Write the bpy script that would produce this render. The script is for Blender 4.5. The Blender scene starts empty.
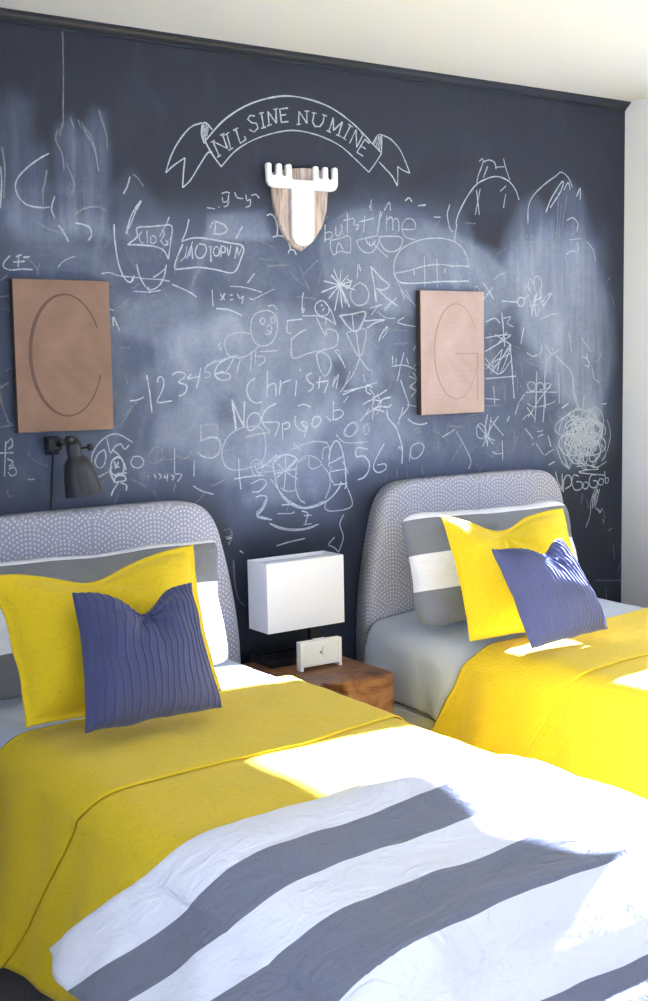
import bpy, bmesh, math, random
import numpy as np
from mathutils import Vector, Matrix, noise
random.seed(3)
D=bpy.data; SC=bpy.context.scene; COL=SC.collection
PI=math.pi
CHALK=[
('chalk_banner','3,252,2147,324,2218,415,2274,523,2310,617,2317,729,2299,828,2253,912,2191,950,2164;3,252,2147,274,2112,308,2072;3,308,2072,366,2128,442,2170,535,2200,606,2209,694,2199,776,2173,842,2131,893,2095;3,893,2095,925,2131,950,2164;3,249,2139,241,2167,245,2198,260,2202,279,2184;2,241,2163,248,2196;2,247,2149,254,2199;2,252,2147,261,2200;2,259,2162,267,2195;2,245,2176,265,2190;3,243,2202,201,2184,157,2136,127,2085,110,2039;3,110,2039,140,2065,179,2090;3,179,2090,172,2045,167,1998;3,167,1998,195,2022,232,2074,260,2111,277,2114;3,912,2193,930,2219,949,2225,950,2194,948,2164;2,919,2191,930,2216;2,926,2184,939,2220;2,933,2176,945,2220;2,939,2171,949,2213;3,949,2226,991,2213,1031,2180,1055,2140,1073,2104;3,1073,2104,1042,2112,1019,2123;3,1019,2123,1019,2090,1017,2056;3,1017,2056,994,2088,963,2113,937,2133'),
('chalk_lettering','3,302,2104,280,2148;3,280,2148,333,2130;3,333,2130,316,2173;2,294,2100,309,2108;2,272,2145,287,2151;2,307,2169,324,2177;3,345,2130,332,2176;2,336,2124,354,2134;2,323,2170,341,2181;3,381,2150,365,2194;3,381,2150,403,2165,397,2174;2,356,2188,374,2198;3,438,2241,420,2241,411,2228,425,2219,444,2218,449,2204,434,2190,416,2196;3,471,2208,463,2253;2,461,2204,480,2210;2,454,2250,472,2255;3,492,2218,488,2260;3,488,2260,520,2225;3,520,2225,519,2271;2,509,2268,528,2273;2,483,2214,502,2220;3,539,2230,534,2272;3,534,2272,566,2278;3,537,2252,559,2257;3,539,2230,567,2235;3,607,2231,609,2272;3,609,2272,640,2236;3,640,2236,641,2275;2,599,2229,616,2231;2,632,2275,651,2276;3,670,2273,663,2243,672,2229,692,2230,705,2245,712,2269;2,661,2273,680,2272;2,703,2270,722,2267;3,728,2218,748,2264;3,748,2264,747,2222;3,747,2222,785,2254;3,785,2254,767,2208;2,718,2220,737,2215;2,757,2210,777,2205;3,790,2199,818,2244;2,780,2204,800,2195;2,808,2249,828,2240;3,813,2185,841,2233;3,841,2233,843,2174;3,843,2174,871,2220;2,861,2224,882,2215;3,843,2158,878,2204;3,878,2204,898,2192;3,860,2181,881,2172;3,843,2158,870,2147'),
('chalk_drawing','2,-418,2021,-416,1986,-420,1938,-424,1903;2,-269,2069,-299,2052,-338,2023,-369,1990,-376,1961,-364,1934,-339,1916,-298,1912,-275,1915;1,-278,2020,-287,1981,-294,1959,-294,1920;2,-257,1947,-269,1911,-259,1883;1,-199,1890,-182,1908,-150,1921,-118,1923,-95,1913;3,-195,1873,-168,1869,-149,1859,-146,1838,-158,1823;2,-12,2020,-22,1990,-36,1967;1,-3,2028,16,2015,32,1994;3,23,1949,4,1918,-22,1865'),
('chalk_smear','1,-410,2076,-405,2008,-412,1931;1,-238,2139,-247,2111,-229,2070,-224,2020;1,-198,2178,-187,2144;1,-106,2208,-96,2173,-85,2138,-83,2095;1,-163,2167,-149,2133,-127,2099,-114,2028;1,-152,2151,-130,2120,-117,2057;1,-226,2155,-235,2119;1,-215,2042,-194,1987,-204,1958;1,-174,2173,-164,2146'),
('chalk_drawing','3,-71,1875,-70,1824,-61,1757,-42,1713,-22,1703,-10,1723;3,0,1759,8,1722,36,1682,71,1692,93,1724,101,1759;2,-14,1675,40,1674,79,1680;3,36,1689,40,1670;2,-119,1726,-90,1730,-66,1722,-17,1718,33,1714,76,1713,111,1708;3,118,1699,152,1687,183,1674,204,1661;3,22,1950,0,1923,-18,1892,-31,1847;3,-29,1816,5,1841,4,1867,48,1873,90,1878,125,1878,119,1831,109,1776;3,-29,1816,29,1816,71,1812,96,1800,109,1776;2,22,1857,11,1842,17,1825,29,1824;2,39,1861,39,1823;2,51,1843,50,1824,65,1825,68,1842,54,1846;2,90,1867,98,1853,84,1829;2,117,1906,106,1883,81,1844;2,84,1833,97,1819,110,1823,102,1834'),
('chalk_drawing','3,186,1902,176,1867,160,1836;3,156,1832,202,1845,255,1844,327,1835,382,1825,372,1785,343,1741,279,1748,216,1754,159,1748,131,1748,138,1778,162,1825;2,176,1818,169,1787,151,1771;2,197,1834,173,1779;3,184,1787,192,1822,195,1780;3,214,1823,205,1800,213,1784,231,1785,245,1805,241,1824,219,1827;3,261,1821,261,1773;2,254,1819,269,1821;3,278,1820,271,1807,275,1793,286,1793,293,1806,288,1819,278,1820;3,300,1826,297,1787;3,300,1822,313,1821,313,1805,301,1803;3,322,1821,326,1792,336,1827;3,349,1785,359,1824,363,1797,378,1825;3,274,1860,301,1861,324,1874,311,1891,284,1897,280,1879,276,1860;2,261,1879,275,1899,293,1901;3,380,1888,355,1848;2,251,1941,281,1939'),
('chalk_writing','2,307,1988,325,1994,337,1991;2,309,1977,311,1962,328,1967,332,1987,329,1955,313,1947;2,295,1947,296,1944;2,355,1996,364,1979,387,1977;2,397,1990,401,1971,413,1976,411,1956,395,1950;2,417,1988,434,1993,448,1982'),
('chalk_drawing','3,474,1927,490,1933,506,1921,515,1893,513,1867;3,495,1859,522,1865,546,1858,560,1839,565,1819;3,555,1808,560,1819,577,1820,587,1805;2,379,1883,366,1867,354,1848;2,329,1697,384,1694,450,1679;2,423,1740,394,1708;1,471,1764,549,1770;1,598,1771,635,1686;1,673,1790,617,1743'),
('chalk_writing','2,706,1910,704,1852;2,706,1881,726,1886,736,1874,720,1861,706,1862;2,750,1904,749,1879,762,1873,772,1892;2,773,1913,778,1880;2,799,1951,798,1885;2,783,1926,825,1936;2,830,1932,825,1911,846,1916,835,1895;2,873,1947,866,1890;2,846,1924,910,1940;2,940,1963,930,1899'),
('chalk_writing','2,968,1952,965,1901;2,968,1935,984,1948,995,1936,993,1902;2,996,1936,1012,1945,1022,1929,1020,1899;2,1033,1908,1094,1912,1089,1941,1056,1945,1035,1917,1049,1883,1094,1874;2,899,1973,902,2003;2,941,1967,924,1878'),
('chalk_drawing','2,728,1858,765,1865,807,1875,810,1823,796,1819,762,1822,739,1809,726,1837,728,1858;2,749,1817,760,1851,780,1826;2,836,1862,881,1872,934,1880,923,1844,896,1822,864,1825,843,1845,836,1862;2,875,1868,886,1851,902,1848,918,1865;2,891,1860,893,1843;2,934,1878,989,1882,1035,1878,1026,1843,988,1828,955,1837,934,1866;2,893,1982,902,1965;2,957,1968,980,1999,985,1970;3,1051,2007,1068,2019,1081,2005;3,1107,1993,1144,1998;2,1180,1958,1212,1958;2,1256,2005,1244,1970,1255,1922,1270,1909'),
('chalk_starburst','3,762,1709,685,1683;3,762,1709,696,1721;3,762,1709,715,1663;3,762,1709,738,1763;3,762,1709,768,1760;3,762,1709,799,1744;3,762,1709,814,1723;3,762,1709,824,1694;3,762,1709,802,1635;3,762,1709,771,1630;3,762,1709,739,1622;3,762,1709,727,1742;3,762,1709,809,1706;3,762,1709,787,1647;3,794,1731,809,1715,793,1697,778,1714'),
('chalk_writing','2,846,1719,814,1698,808,1664,834,1641,871,1648,886,1678,872,1707,846,1719;3,895,1776,908,1716,914,1657;3,895,1776,943,1734,975,1713,953,1696,918,1700;2,918,1700,952,1675,1012,1641;2,836,1732,842,1782,852,1758;2,887,1631,941,1644;2,1007,1667,952,1632'),
('chalk_drawing','2,997,1753,1000,1796,1032,1839,1099,1869,1168,1882,1237,1882,1295,1866,1331,1832,1348,1788;2,1000,1754,1064,1765,1132,1782,1201,1791,1271,1787,1348,1788;3,997,1753,1025,1723,1109,1722,1223,1730,1342,1734;2,1135,1817,1137,1708;2,1193,1810,1195,1704;3,1087,1768,1089,1750;3,1230,1776,1231,1762;2,1003,1744,1041,1684,1107,1633;1,1014,1744,1035,1658'),
('chalk_drawing','3,1284,1940,1297,1975,1331,2027,1378,2080,1433,2108,1488,2120,1544,2107,1579,2077,1597,2042;2,1399,2168,1413,2179,1417,2165,1392,2115,1385,2080;2,1417,2167,1447,2177,1474,2169,1481,2146;2,1481,2154,1523,2158;2,1519,2188,1530,2155,1551,2111;2,1440,2154,1419,2112;2,1385,2065,1398,1976;2,1403,2071,1378,1974;2,1502,2067,1532,2089;2,1529,2058,1518,2007;1,1372,2079,1365,2054'),
('chalk_drawing','2,1643,1957,1646,2019,1672,2062,1730,2107,1790,2142,1819,2159,1857,2141,1880,2106;3,1738,2003,1767,2057,1827,2126,1820,2091,1760,2020;3,1835,2092,1857,2123,1868,2096;3,1903,2070,1923,2106,1923,2060;1,1805,2080,1798,1964,1783,1836;1,1820,2039,1805,1879;1,1850,2072,1820,1933;2,1850,1977,1881,1989,1911,1969,1904,1937;2,1866,1903,1927,1911;2,1843,1847,1881,1861,1915,1862,1904,1894;1,1617,1885,1716,1892;1,1643,1915,1617,1831'),
('chalk_drawing','1,1296,1881,1336,1862,1356,1813,1362,1752;2,1256,1785,1309,1789,1342,1784;3,1255,1728,1335,1734;2,1276,1875,1290,1940;1,1459,1816,1465,1765;2,1417,1728,1444,1698,1469,1668;2,1465,1714,1416,1667;2,1369,1697,1382,1717,1400,1702;1,1295,1701,1322,1721,1348,1707'),
('chalk_handprint','2,1664,1605,1661,1642,1651,1670,1627,1702,1625,1718,1640,1720,1657,1694;2,1657,1698,1644,1735,1657,1747,1674,1727,1679,1699;2,1679,1703,1674,1741,1684,1759,1703,1755,1716,1732,1709,1704;2,1709,1704,1718,1690,1703,1661,1696,1605;3,1679,1689,1670,1642,1664,1609;3,1690,1699,1679,1652,1687,1605;3,1703,1704,1716,1661,1729,1652,1769,1698,1736,1681,1722,1662;3,1664,1661,1690,1671,1716,1680;2,1651,1647,1690,1652;3,1510,1663,1586,1660;3,1586,1660,1599,1677,1622,1673,1622,1651,1599,1645,1586,1660;2,1625,1672,1651,1689;3,1622,1567,1605,1501'),
('chalk_drawing','2,1703,1595,1769,1615,1809,1617;1,1742,1600,1756,1557,1769,1596,1789,1548;1,1823,1543,1919,1562,2002,1587;2,1864,1548,1878,1470;2,1736,1500,1769,1462,1812,1479;2,1769,1462,1743,1434,1732,1367,1736,1251;2,1769,1491,1789,1457,1851,1413,1881,1383,1892,1324,1920,1245;2,1637,1468,1670,1454,1709,1467,1716,1496;2,1933,1523,1989,1469;3,1961,1460,1978,1410,1954,1416;2,1996,1400,2007,1360;1,1612,1426,1609,1370;1,1618,1445,1677,1420,1743,1414;2,1690,1396,1683,1253;2,1807,1389,1813,1268'),
('chalk_scribble','3,1508,1621,1516,1558,1522,1493;2,1426,1585,1473,1599,1498,1581;2,1517,1599,1554,1604,1535,1581,1567,1567;2,1425,1526,1497,1535,1554,1537;2,1423,1475,1485,1502,1554,1534;2,1422,1452,1472,1419,1554,1502,1497,1391,1459,1429,1548,1465;3,1550,1502,1560,1408,1570,1295;2,1428,1411,1510,1484;2,1447,1392,1554,1493;2,1422,1429,1497,1391,1560,1446;2,1424,1374,1509,1377,1579,1380;2,1510,1484,1484,1401;2,1424,1300,1496,1293;2,1465,1345,1471,1271;2,1472,1539,1548,1502;2,1535,1548,1485,1502'),
('chalk_drawing','2,1650,1326,1640,1345,1657,1356,1679,1349,1683,1329,1663,1320,1650,1326;2,1683,1329,1696,1351,1719,1348,1727,1328,1703,1322;2,1729,1333,1745,1350,1763,1342,1753,1323;2,1631,1317,1703,1316,1797,1312;2,1690,1363,1687,1277,1679,1200;2,1732,1362,1730,1266,1723,1197;2,1770,1346,1703,1286,1644,1221;2,1640,1274,1679,1258,1756,1267,1790,1278;2,1637,1259,1683,1210;3,1862,1266,1824,1248;2,1598,1285,1575,1233;2,1547,1230,1534,1209;2,1627,1179,1670,1134;2,1663,1110,1674,1119;2,1690,1162,1723,1165;2,1696,1142,1723,1150;3,1750,1144,1767,1099;2,1781,1089,1732,1067;3,1788,1040,1754,1028;2,1885,1358,1892,1299,1920,1239;2,1951,1297,1941,1229;2,2047,1256,2079,1258;1,1421,1272,1503,1270'),
('chalk_scribble','2,1384,1204,1402,1185,1433,1155,1464,1125;3,1490,1232,1446,1183,1408,1119;3,1434,1239,1421,1184,1433,1118;2,1446,1220,1515,1156;2,1378,1195,1384,1158,1414,1151,1427,1183,1396,1208,1378,1190;2,1452,1229,1433,1127;2,1415,1161,1471,1139;2,1508,1137,1511,1062;2,1458,1098,1483,1087,1515,1090;1,1427,1099,1458,1079,1496,1124'),
('chalk_scribble','2,1853,1075,1841,1103,1853,1135,1882,1161,1903,1175,1901,1172,1879,1154,1854,1125,1846,1093,1864,1068,1903,1055,1941,1061,1959,1084,1949,1116;2,1867,1003,1873,1017,1889,1048,1904,1089,1904,1127,1885,1152,1856,1155,1832,1137,1826,1102,1838,1059,1858,1024,1869,1005,1862,1009,1844,1035;2,2034,1165,2014,1180,1985,1177,1967,1157,1966,1125,1980,1093,1999,1067,2006,1058,1999,1068,1980,1094,1966,1127,1967,1158,1987,1177,2014,1180;2,1957,1147,1952,1155,1933,1144,1915,1117,1909,1082,1919,1048,1940,1025,1961,1022,1969,1038,1963,1071,1951,1107,1942,1138,1947,1154,1966,1149;2,1875,1231,1850,1203,1849,1169,1871,1137,1904,1119,1928,1119,1931,1139,1914,1172,1896,1208,1891,1234,1912,1245,1946,1237,1975,1211,1983,1177;2,2054,1026,2077,1051,2065,1081,2027,1104,1987,1115,1967,1109,1977,1089,2003,1059,2022,1031,2012,1013,1977,1011,1930,1025,1902,1049,1906,1078;2,2023,1110,2013,1093,2020,1097,2040,1122,2058,1160,2061,1200,2042,1232,2013,1245,1988,1235,1981,1205,1991,1164,2008,1124,2017,1098,2010,1093;2,1983,1145,1995,1170,1990,1187,1963,1192,1930,1184,1910,1163,1913,1137,1935,1113,1962,1098,1975,1097,1969,1111,1949,1136,1933,1163,1937,1183;2,2003,1128,1952,1137,1908,1124,1896,1094,1914,1055,1947,1019,1965,998,1954,998,1920,1021,1887,1057,1878,1096,1904,1126,1953,1137,1997,1129;2,1968,1218,1937,1187,1912,1149,1917,1113,1955,1091,2007,1089,2049,1109,2056,1145,2031,1186,1995,1219,1978,1234,1991,1227,2025,1198,2057,1159;2,2022,1192,2044,1175,2040,1151,2014,1128,1991,1113,1986,1109,2004,1118,2033,1137,2050,1160,2039,1183,2005,1197,1965,1199,1940,1187,1942,1165;2,2080,1021,2039,1005,2007,1001,1998,1012,2016,1033,2043,1059,2053,1084,2032,1100,1989,1103,1945,1092,1926,1069,1940,1040,1974,1015,2005,1002;2,1945,1128,1953,1099,1947,1067,1930,1041,1917,1027,1916,1031,1927,1050,1942,1079,1948,1111,1938,1136,1915,1147,1893,1139,1882,1116,1886,1084;2,1914,1180,1889,1155,1901,1125,1941,1099,1980,1085,1996,1088,1979,1109,1949,1139,1931,1169,1944,1189,1989,1194,2042,1183,2074,1158,2069,1129;2,1905,1199,1916,1213,1915,1216,1902,1207,1886,1189,1878,1167,1886,1148,1907,1136,1929,1136,1940,1147,1938,1167,1925,1191,1914,1209,1915,1216;2,1881,1154,1904,1132,1950,1118,1993,1118,2011,1131,1998,1156,1970,1182,1954,1201,1965,1209,2002,1202,2042,1183,2061,1157,2046,1133,2003,1119;2,2031,1116,2051,1148,2052,1176,2028,1192,1989,1190,1959,1171,1950,1141,1967,1107,1997,1081,2016,1070,2015,1079,1993,1104,1970,1138,1967,1170;2,1922,1125,1904,1097,1909,1072,1938,1055,1978,1052,2005,1064,2007,1089,1989,1118,1966,1143,1957,1155,1971,1150,2000,1131,2021,1103,2022,1075;2,1977,1152,1969,1121,1939,1099,1907,1091,1895,1097,1903,1119,1924,1147,1937,1176,1929,1196,1898,1204,1862,1194,1839,1171,1842,1140,1867,1112;2,2012,1098,1989,1068,1954,1051,1927,1051,1926,1066,1944,1094,1965,1125,1969,1153,1947,1169,1908,1168,1874,1150,1861,1120,1878,1086,1910,1060;2,1987,1180,1966,1187,1933,1176,1911,1149,1911,1114,1931,1082,1959,1061,1978,1060,1975,1078,1958,1110,1942,1145,1942,1174,1963,1187,1995,1180;2,1860,1218,1868,1223,1847,1216,1812,1199,1789,1176,1798,1154,1839,1140,1892,1136,1925,1146,1926,1167,1900,1192,1872,1213,1865,1223,1889,1219;2,1973,1104,1993,1126,2008,1151,2002,1175,1978,1188,1946,1189,1922,1175,1921,1151,1936,1124,1958,1102,1965,1093,1955,1099,1932,1118,1914,1145;2,1912,1194,1893,1182,1876,1157,1874,1126,1885,1098,1906,1081,1924,1081,1928,1098,1920,1127,1907,1158,1903,1184,1912,1194,1932,1187,1952,1166;2,1922,1195,1915,1182,1899,1163,1886,1142,1892,1124,1914,1116,1943,1120,1964,1133,1964,1155,1947,1177,1926,1193,1916,1197,1923,1189,1942,1170;2,1976,1106,1984,1131,2004,1166,2015,1203,2006,1230,1978,1239,1947,1228,1928,1199,1931,1162,1952,1126,1975,1103,1984,1100,1974,1119,1953,1153;3,1883,1137,1893,1153,1905,1168,1908,1180,1897,1185,1876,1182,1857,1171,1853,1156,1864,1140,1883,1129,1899,1126,1901,1132,1893,1146,1879,1162;3,2000,1122,2010,1111,2003,1092,1990,1066,1981,1043,1988,1028,2008,1026,2032,1038,2045,1060,2040,1087,2021,1110,2001,1122,1991,1118,1997,1102;3,1874,1099,1911,1098,1952,1114,1969,1143,1956,1176,1921,1202,1890,1214,1879,1207,1894,1185,1921,1153,1934,1122,1918,1101,1879,1097,1838,1111;3,2002,1089,2033,1105,2050,1132,2040,1163,2009,1187,1980,1196,1967,1190,1976,1168,1997,1137,2010,1108,2000,1090,1970,1087,1935,1101,1915,1127;3,1942,1183,1974,1197,1997,1199,1998,1187,1980,1165,1960,1142,1957,1120,1979,1107,2016,1107,2049,1120,2058,1144,2042,1170,2012,1190,1991,1199;3,1977,1173,1960,1148,1935,1124,1925,1110,1939,1108,1973,1118,2003,1139,2008,1165,1984,1188,1943,1202,1909,1200,1900,1185,1914,1161,1938,1134;3,2016,1130,1999,1108,1976,1084,1969,1063,1989,1052,2028,1054,2065,1069,2076,1093,2059,1119,2023,1139,1994,1146,1987,1138,2006,1117,2030,1091;3,1978,1066,1951,1059,1930,1068,1925,1092,1936,1122,1952,1151,1957,1170,1944,1175,1922,1163,1903,1137,1899,1106,1914,1078,1940,1060,1961,1061;3,1863,1056,1859,1067,1873,1087,1890,1110,1896,1131,1879,1144,1848,1143,1819,1131,1809,1109,1822,1084,1846,1064,1869,1055,1871,1060,1857,1079;3,1982,1114,1988,1141,2002,1167,2012,1186,2007,1191,1990,1182,1970,1161,1963,1133,1973,1108,1996,1091,2017,1089,2027,1102,2021,1128,2008,1156;3,1888,1031,1870,1053,1874,1085,1893,1116,1911,1139,1913,1146,1894,1136,1870,1112,1856,1080,1864,1049,1892,1027,1927,1023,1947,1038,1945,1067;2,1811,1156,1824,1194,1865,1227,1920,1239,1991,1227;2,2084,1193,2103,1132,2085,1062;3,1908,1012,1978,1013,2035,994,1964,994,1922,987,2072,966;2,1797,1098,1825,1037,1866,1005'),
('chalk_writing','3,1791,1000,1800,970,1828,919;3,1828,919,1828,988;3,1836,913,1836,958,1855,981,1877,970,1877,940,1846,927;3,1922,972,1894,979,1883,950,1901,918,1936,921,1939,946,1908,951;3,1953,945,1945,925,1967,918,1979,938,1957,947;3,2021,970,1995,972,1981,948,1993,922,2024,922,2028,944,2004,948;3,2043,953,2033,934,2057,927,2065,947,2043,955;3,2071,982,2076,936;3,2076,956,2094,950,2088,932,2073,936;2,2029,924,2008,865;2,2043,913,2015,834;2,2036,903,2007,885,2001,835;1,1943,900,1937,861;1,2066,825,2073,788;2,2019,834,2051,816'),
('chalk_drawing','1,1572,1177,1570,1120;1,1585,966,1593,1042;1,1979,837,1965,878'),
('chalk_drawing','3,766,1334,819,1350,916,1373;2,799,1415,777,1368,756,1343;2,890,1417,895,1400;3,1016,1406,1004,1375;3,1021,1379,1043,1326;3,894,1356,873,1366,867,1344,888,1331;3,959,1346,926,1330,893,1318;3,976,1319,937,1312,915,1286;3,850,1297,893,1313,937,1303;3,865,1262,915,1286,969,1284;3,892,1244,904,1278,947,1268;3,981,1293,953,1281;2,883,1352,904,1322,893,1287,920,1273;2,915,1334,931,1295,914,1260;3,958,1276,963,1245,996,1213,1012,1177,1025,1132,1022,1079;2,1031,1282,1007,1221;2,1078,1404,1094,1378,1060,1352,1094,1342,1065,1316'),
('chalk_writing','2,832,1216,806,1235,774,1215,771,1193,800,1189,821,1208,832,1220;2,854,1228,859,1193,878,1205,870,1232;3,871,1140,823,1147,821,1117,852,1117,876,1092,872,1062,850,1041,825,1035;3,943,1154,911,1112,894,1073,916,1054,949,1065,946,1083,911,1081;2,1062,1103,1068,1138,1103,1150,1125,1135,1108,1105,1079,1093,1062,1103;2,1006,1133,1012,1141,1023,1127;1,1080,1200,1115,1203;1,1086,1187,1115,1190;1,1098,1217,1101,1186;2,1213,1165,1273,1191;1,1243,1206,1315,1197;2,1279,1182,1326,1115,1350,1067,1338,1040;1,1302,1135,1254,1073;1,1190,1150,1195,1118;1,1113,1064,1118,1036;1,999,1071,999,1027'),
('chalk_writing','3,20,1419,28,1368,34,1302;3,57,1394,60,1409,73,1411,79,1393,71,1366,54,1333,106,1336;3,109,1416,125,1425,150,1423,156,1411,131,1394,159,1383,154,1360,131,1349;3,178,1418,164,1404,209,1411;3,213,1437,204,1402,194,1371;2,269,1460,233,1442;2,233,1442,227,1425,245,1421,242,1409,227,1405;3,315,1467,278,1448,263,1416,286,1396,318,1401,318,1415,291,1422,268,1416;3,-88,1596,-85,1570;3,-84,1597,-66,1556'),
('chalk_animal','2,447,1619,418,1606,403,1574,407,1534,425,1510,458,1505,488,1522,505,1558,504,1591,490,1613,471,1620,447,1619;2,303,1503,306,1527,328,1543,370,1549,402,1544;2,303,1503,316,1475,348,1467,386,1474,425,1498,434,1506;2,437,1586,448,1597,458,1587,448,1574,437,1586;2,480,1599,493,1597,496,1584,484,1579,480,1599;2,465,1566,475,1574,484,1562,476,1550,464,1558;2,456,1546,466,1542,483,1549;2,471,1634,491,1638,507,1623;2,290,1518,280,1507,289,1495,280,1495;2,334,1465,320,1443,303,1422;2,359,1463,345,1419;2,403,1477,396,1422;2,420,1490,415,1446;2,434,1486,506,1489;2,424,1470,448,1471,452,1453,428,1441;2,350,1475,311,1467,247,1449;2,264,1415,273,1420,314,1416,319,1404,300,1395,272,1401,264,1415'),
('chalk_drawing','3,262,1684,264,1631;3,275,1625,321,1622,371,1604;2,291,1672,308,1653;2,309,1673,292,1651;2,327,1669,338,1669;2,327,1653,340,1655;2,355,1673,364,1658,378,1666,371,1642;3,401,1658,420,1654;2,607,1603,663,1604,703,1595,742,1575;3,543,1587,604,1593;2,545,1584,544,1550,561,1546;3,559,1525,591,1546,619,1558;2,559,1525,564,1464,629,1479,701,1491;2,701,1491,742,1503,751,1533,738,1554,704,1558,702,1537;2,662,1599,697,1537;2,674,1653,658,1637,665,1612,688,1604,712,1612,714,1633,694,1654,674,1653;2,682,1637,689,1641;2,696,1631,688,1620;2,699,1649,724,1621,742,1575;2,703,1600,700,1566;2,755,1604,812,1610,871,1617,843,1558,816,1554,785,1575,760,1602;2,812,1613,818,1554;2,785,1548,827,1554,869,1558,863,1507,841,1464,810,1503,785,1548;2,827,1554,841,1464;2,841,1460,813,1405,776,1367;2,841,1460,867,1429,883,1416;3,770,1345,833,1355,885,1362;3,593,1426,594,1418;2,736,1487,762,1457,780,1427;2,736,1487,757,1486,757,1461;2,659,1475,669,1433,693,1399,720,1432,710,1466,680,1483,659,1475;2,791,1329,769,1308;3,603,1632,609,1612,615,1628'),
('chalk_writing','3,414,1399,391,1386,381,1362,391,1333,414,1318,440,1322;3,462,1421,458,1335;3,459,1368,477,1379,494,1375,493,1336;3,513,1391,507,1342;3,510,1366,523,1382,552,1390;3,577,1387,570,1336;3,640,1413,617,1401,627,1382,645,1371,638,1357,624,1349;3,673,1399,667,1358;3,657,1379,708,1384;3,706,1378,689,1342;2,735,1398,723,1360,750,1406,739,1356;3,325,1327,333,1279,337,1238;3,325,1327,343,1286,365,1241;3,370,1326,366,1241;3,494,1315,457,1298,435,1266,450,1233;3,727,1314,724,1246;3,727,1280,753,1283,768,1270,747,1253,721,1250'),
('chalk_drawing','2,762,1607,811,1611,869,1617,846,1569,827,1552,803,1559,762,1607;3,864,1587,908,1590,956,1592,908,1580,877,1563;2,1042,1601,1010,1584,1050,1573,1096,1568;2,931,1646,895,1608;2,891,1632,944,1643;2,952,1622,1007,1668;2,934,1695,971,1660,1011,1640;3,914,1694,918,1653;2,1025,1696,1043,1665;2,1048,1697,1097,1630;3,965,1569,938,1542,926,1517;2,965,1569,960,1548,942,1528;1,894,1556,978,1559,1064,1552;1,991,1506,1063,1509;2,1038,1477,1021,1428,1006,1378;2,980,1428,1039,1431,1094,1412;2,1003,1456,998,1425;2,985,1464,987,1435;2,1049,1456,1057,1434;2,1020,1378,1038,1335,1055,1284,1009,1242;2,1090,1498,1081,1484;2,1061,1391,1093,1376,1070,1355,1097,1333,1070,1348;1,670,1586,744,1556,795,1549'),
('chalk_writing','3,324,1333,329,1283,336,1230;3,324,1333,347,1282,368,1241;3,372,1326,366,1245;3,379,1240,380,1265,399,1284,423,1283,432,1262,417,1239,388,1228,379,1240;3,494,1313,457,1298,439,1270,441,1246,465,1224;3,436,1254,475,1252,504,1247,485,1203;3,516,1247,517,1193;3,516,1242,539,1250,545,1233,523,1225;3,580,1302,605,1307,633,1296;3,569,1269,568,1240,593,1218,613,1221,593,1247,618,1242,604,1197;3,639,1245,644,1260,665,1263,672,1248,653,1228,638,1233,636,1245;3,693,1264,716,1246'),
('chalk_wheel','2,341,1234,308,1215,285,1180,282,1140,300,1111,337,1101,384,1106,423,1115,443,1139,449,1180,440,1225,417,1239,379,1242,341,1234;3,343,1138,344,1088,349,1037;3,325,1073,383,1077,441,1077;3,387,1052,431,1065,448,1049,420,1025,391,1025;2,389,1109,394,1125,414,1132,433,1119,434,1094,417,1079,398,1084,389,1109;3,413,1100,452,1114,491,1143;2,412,1087,470,1088,549,1091;2,422,1078,404,1117,471,1104;3,526,1141,496,1136,476,1112,480,1079,493,1028,517,992,556,964,601,952,647,956,689,970,720,989,747,1017,753,1034;3,476,1116,521,1141,570,1127,555,1107,519,1084;3,465,1063,507,1010,546,977,596,956,637,959,678,971;2,569,1081,575,1114,611,1133,651,1122,671,1100,640,1085,620,1095,621,1128;2,569,1081,563,1031,577,988,601,970;2,563,1048,570,1106,610,1125;2,671,1100,701,1064,705,1020,684,979;3,526,1138,524,1076,516,1019;3,480,1079,519,1084,564,1090;3,495,1111,539,1075,573,1055;3,570,1127,550,1107,489,1065;2,503,1031,527,1017,562,1016;2,561,1157,612,1175,663,1178,698,1171;2,557,1178,591,1147;2,581,1177,541,1150;3,702,1115,714,1157,735,1177,755,1155,770,1094,774,1024,768,1007;2,698,1171,708,1140,702,1089;2,676,1116,680,1150,698,1158;3,702,1098,733,1109,760,1120;3,712,1071,743,1074,769,1076;3,721,1024,779,1025;3,712,1089,706,1055,721,1028;2,774,1024,798,946,719,933,683,945,689,970'),
('chalk_writing','3,405,1005,425,1010,448,1002,433,966,408,941,464,925;3,506,972,556,971;2,488,944,545,940,557,945;3,586,945,611,934,600,901;2,595,928,626,927;2,592,897,625,897;2,456,914,514,892,584,883,651,892;2,735,1198,766,1171,808,1165,873,1166;2,772,1205,783,1226,810,1238,831,1228,820,1199,788,1189,772,1201;2,858,1218,874,1231;2,239,1215,266,1210,276,1181,264,1153,237,1147;1,240,1251,266,1254,266,1214'),
('chalk_creature','2,-177,1149,-171,1183,-145,1219,-112,1238,-79,1238,-34,1211;2,-122,1229,-117,1202,-110,1183,-97,1201,-76,1209,-64,1192,-48,1205;2,-130,1195,-151,1185,-164,1160,-153,1140,-136,1146,-127,1172,-130,1192;3,-90,1170,-109,1156,-112,1126,-100,1114,-75,1116,-68,1138,-74,1162,-90,1170;3,-100,1156,-95,1140,-86,1155;3,-83,1139,-100,1136;3,-101,1110,-88,1118,-59,1118;3,-103,1091,-96,1109,-71,1112,-64,1096,-85,1093,-101,1091;3,-89,1090,-107,1068,-115,1050;3,-81,1089,-62,1080,-64,1063;3,-108,1141,-116,1126,-103,1095;2,-154,1112,-121,1126'),
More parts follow.
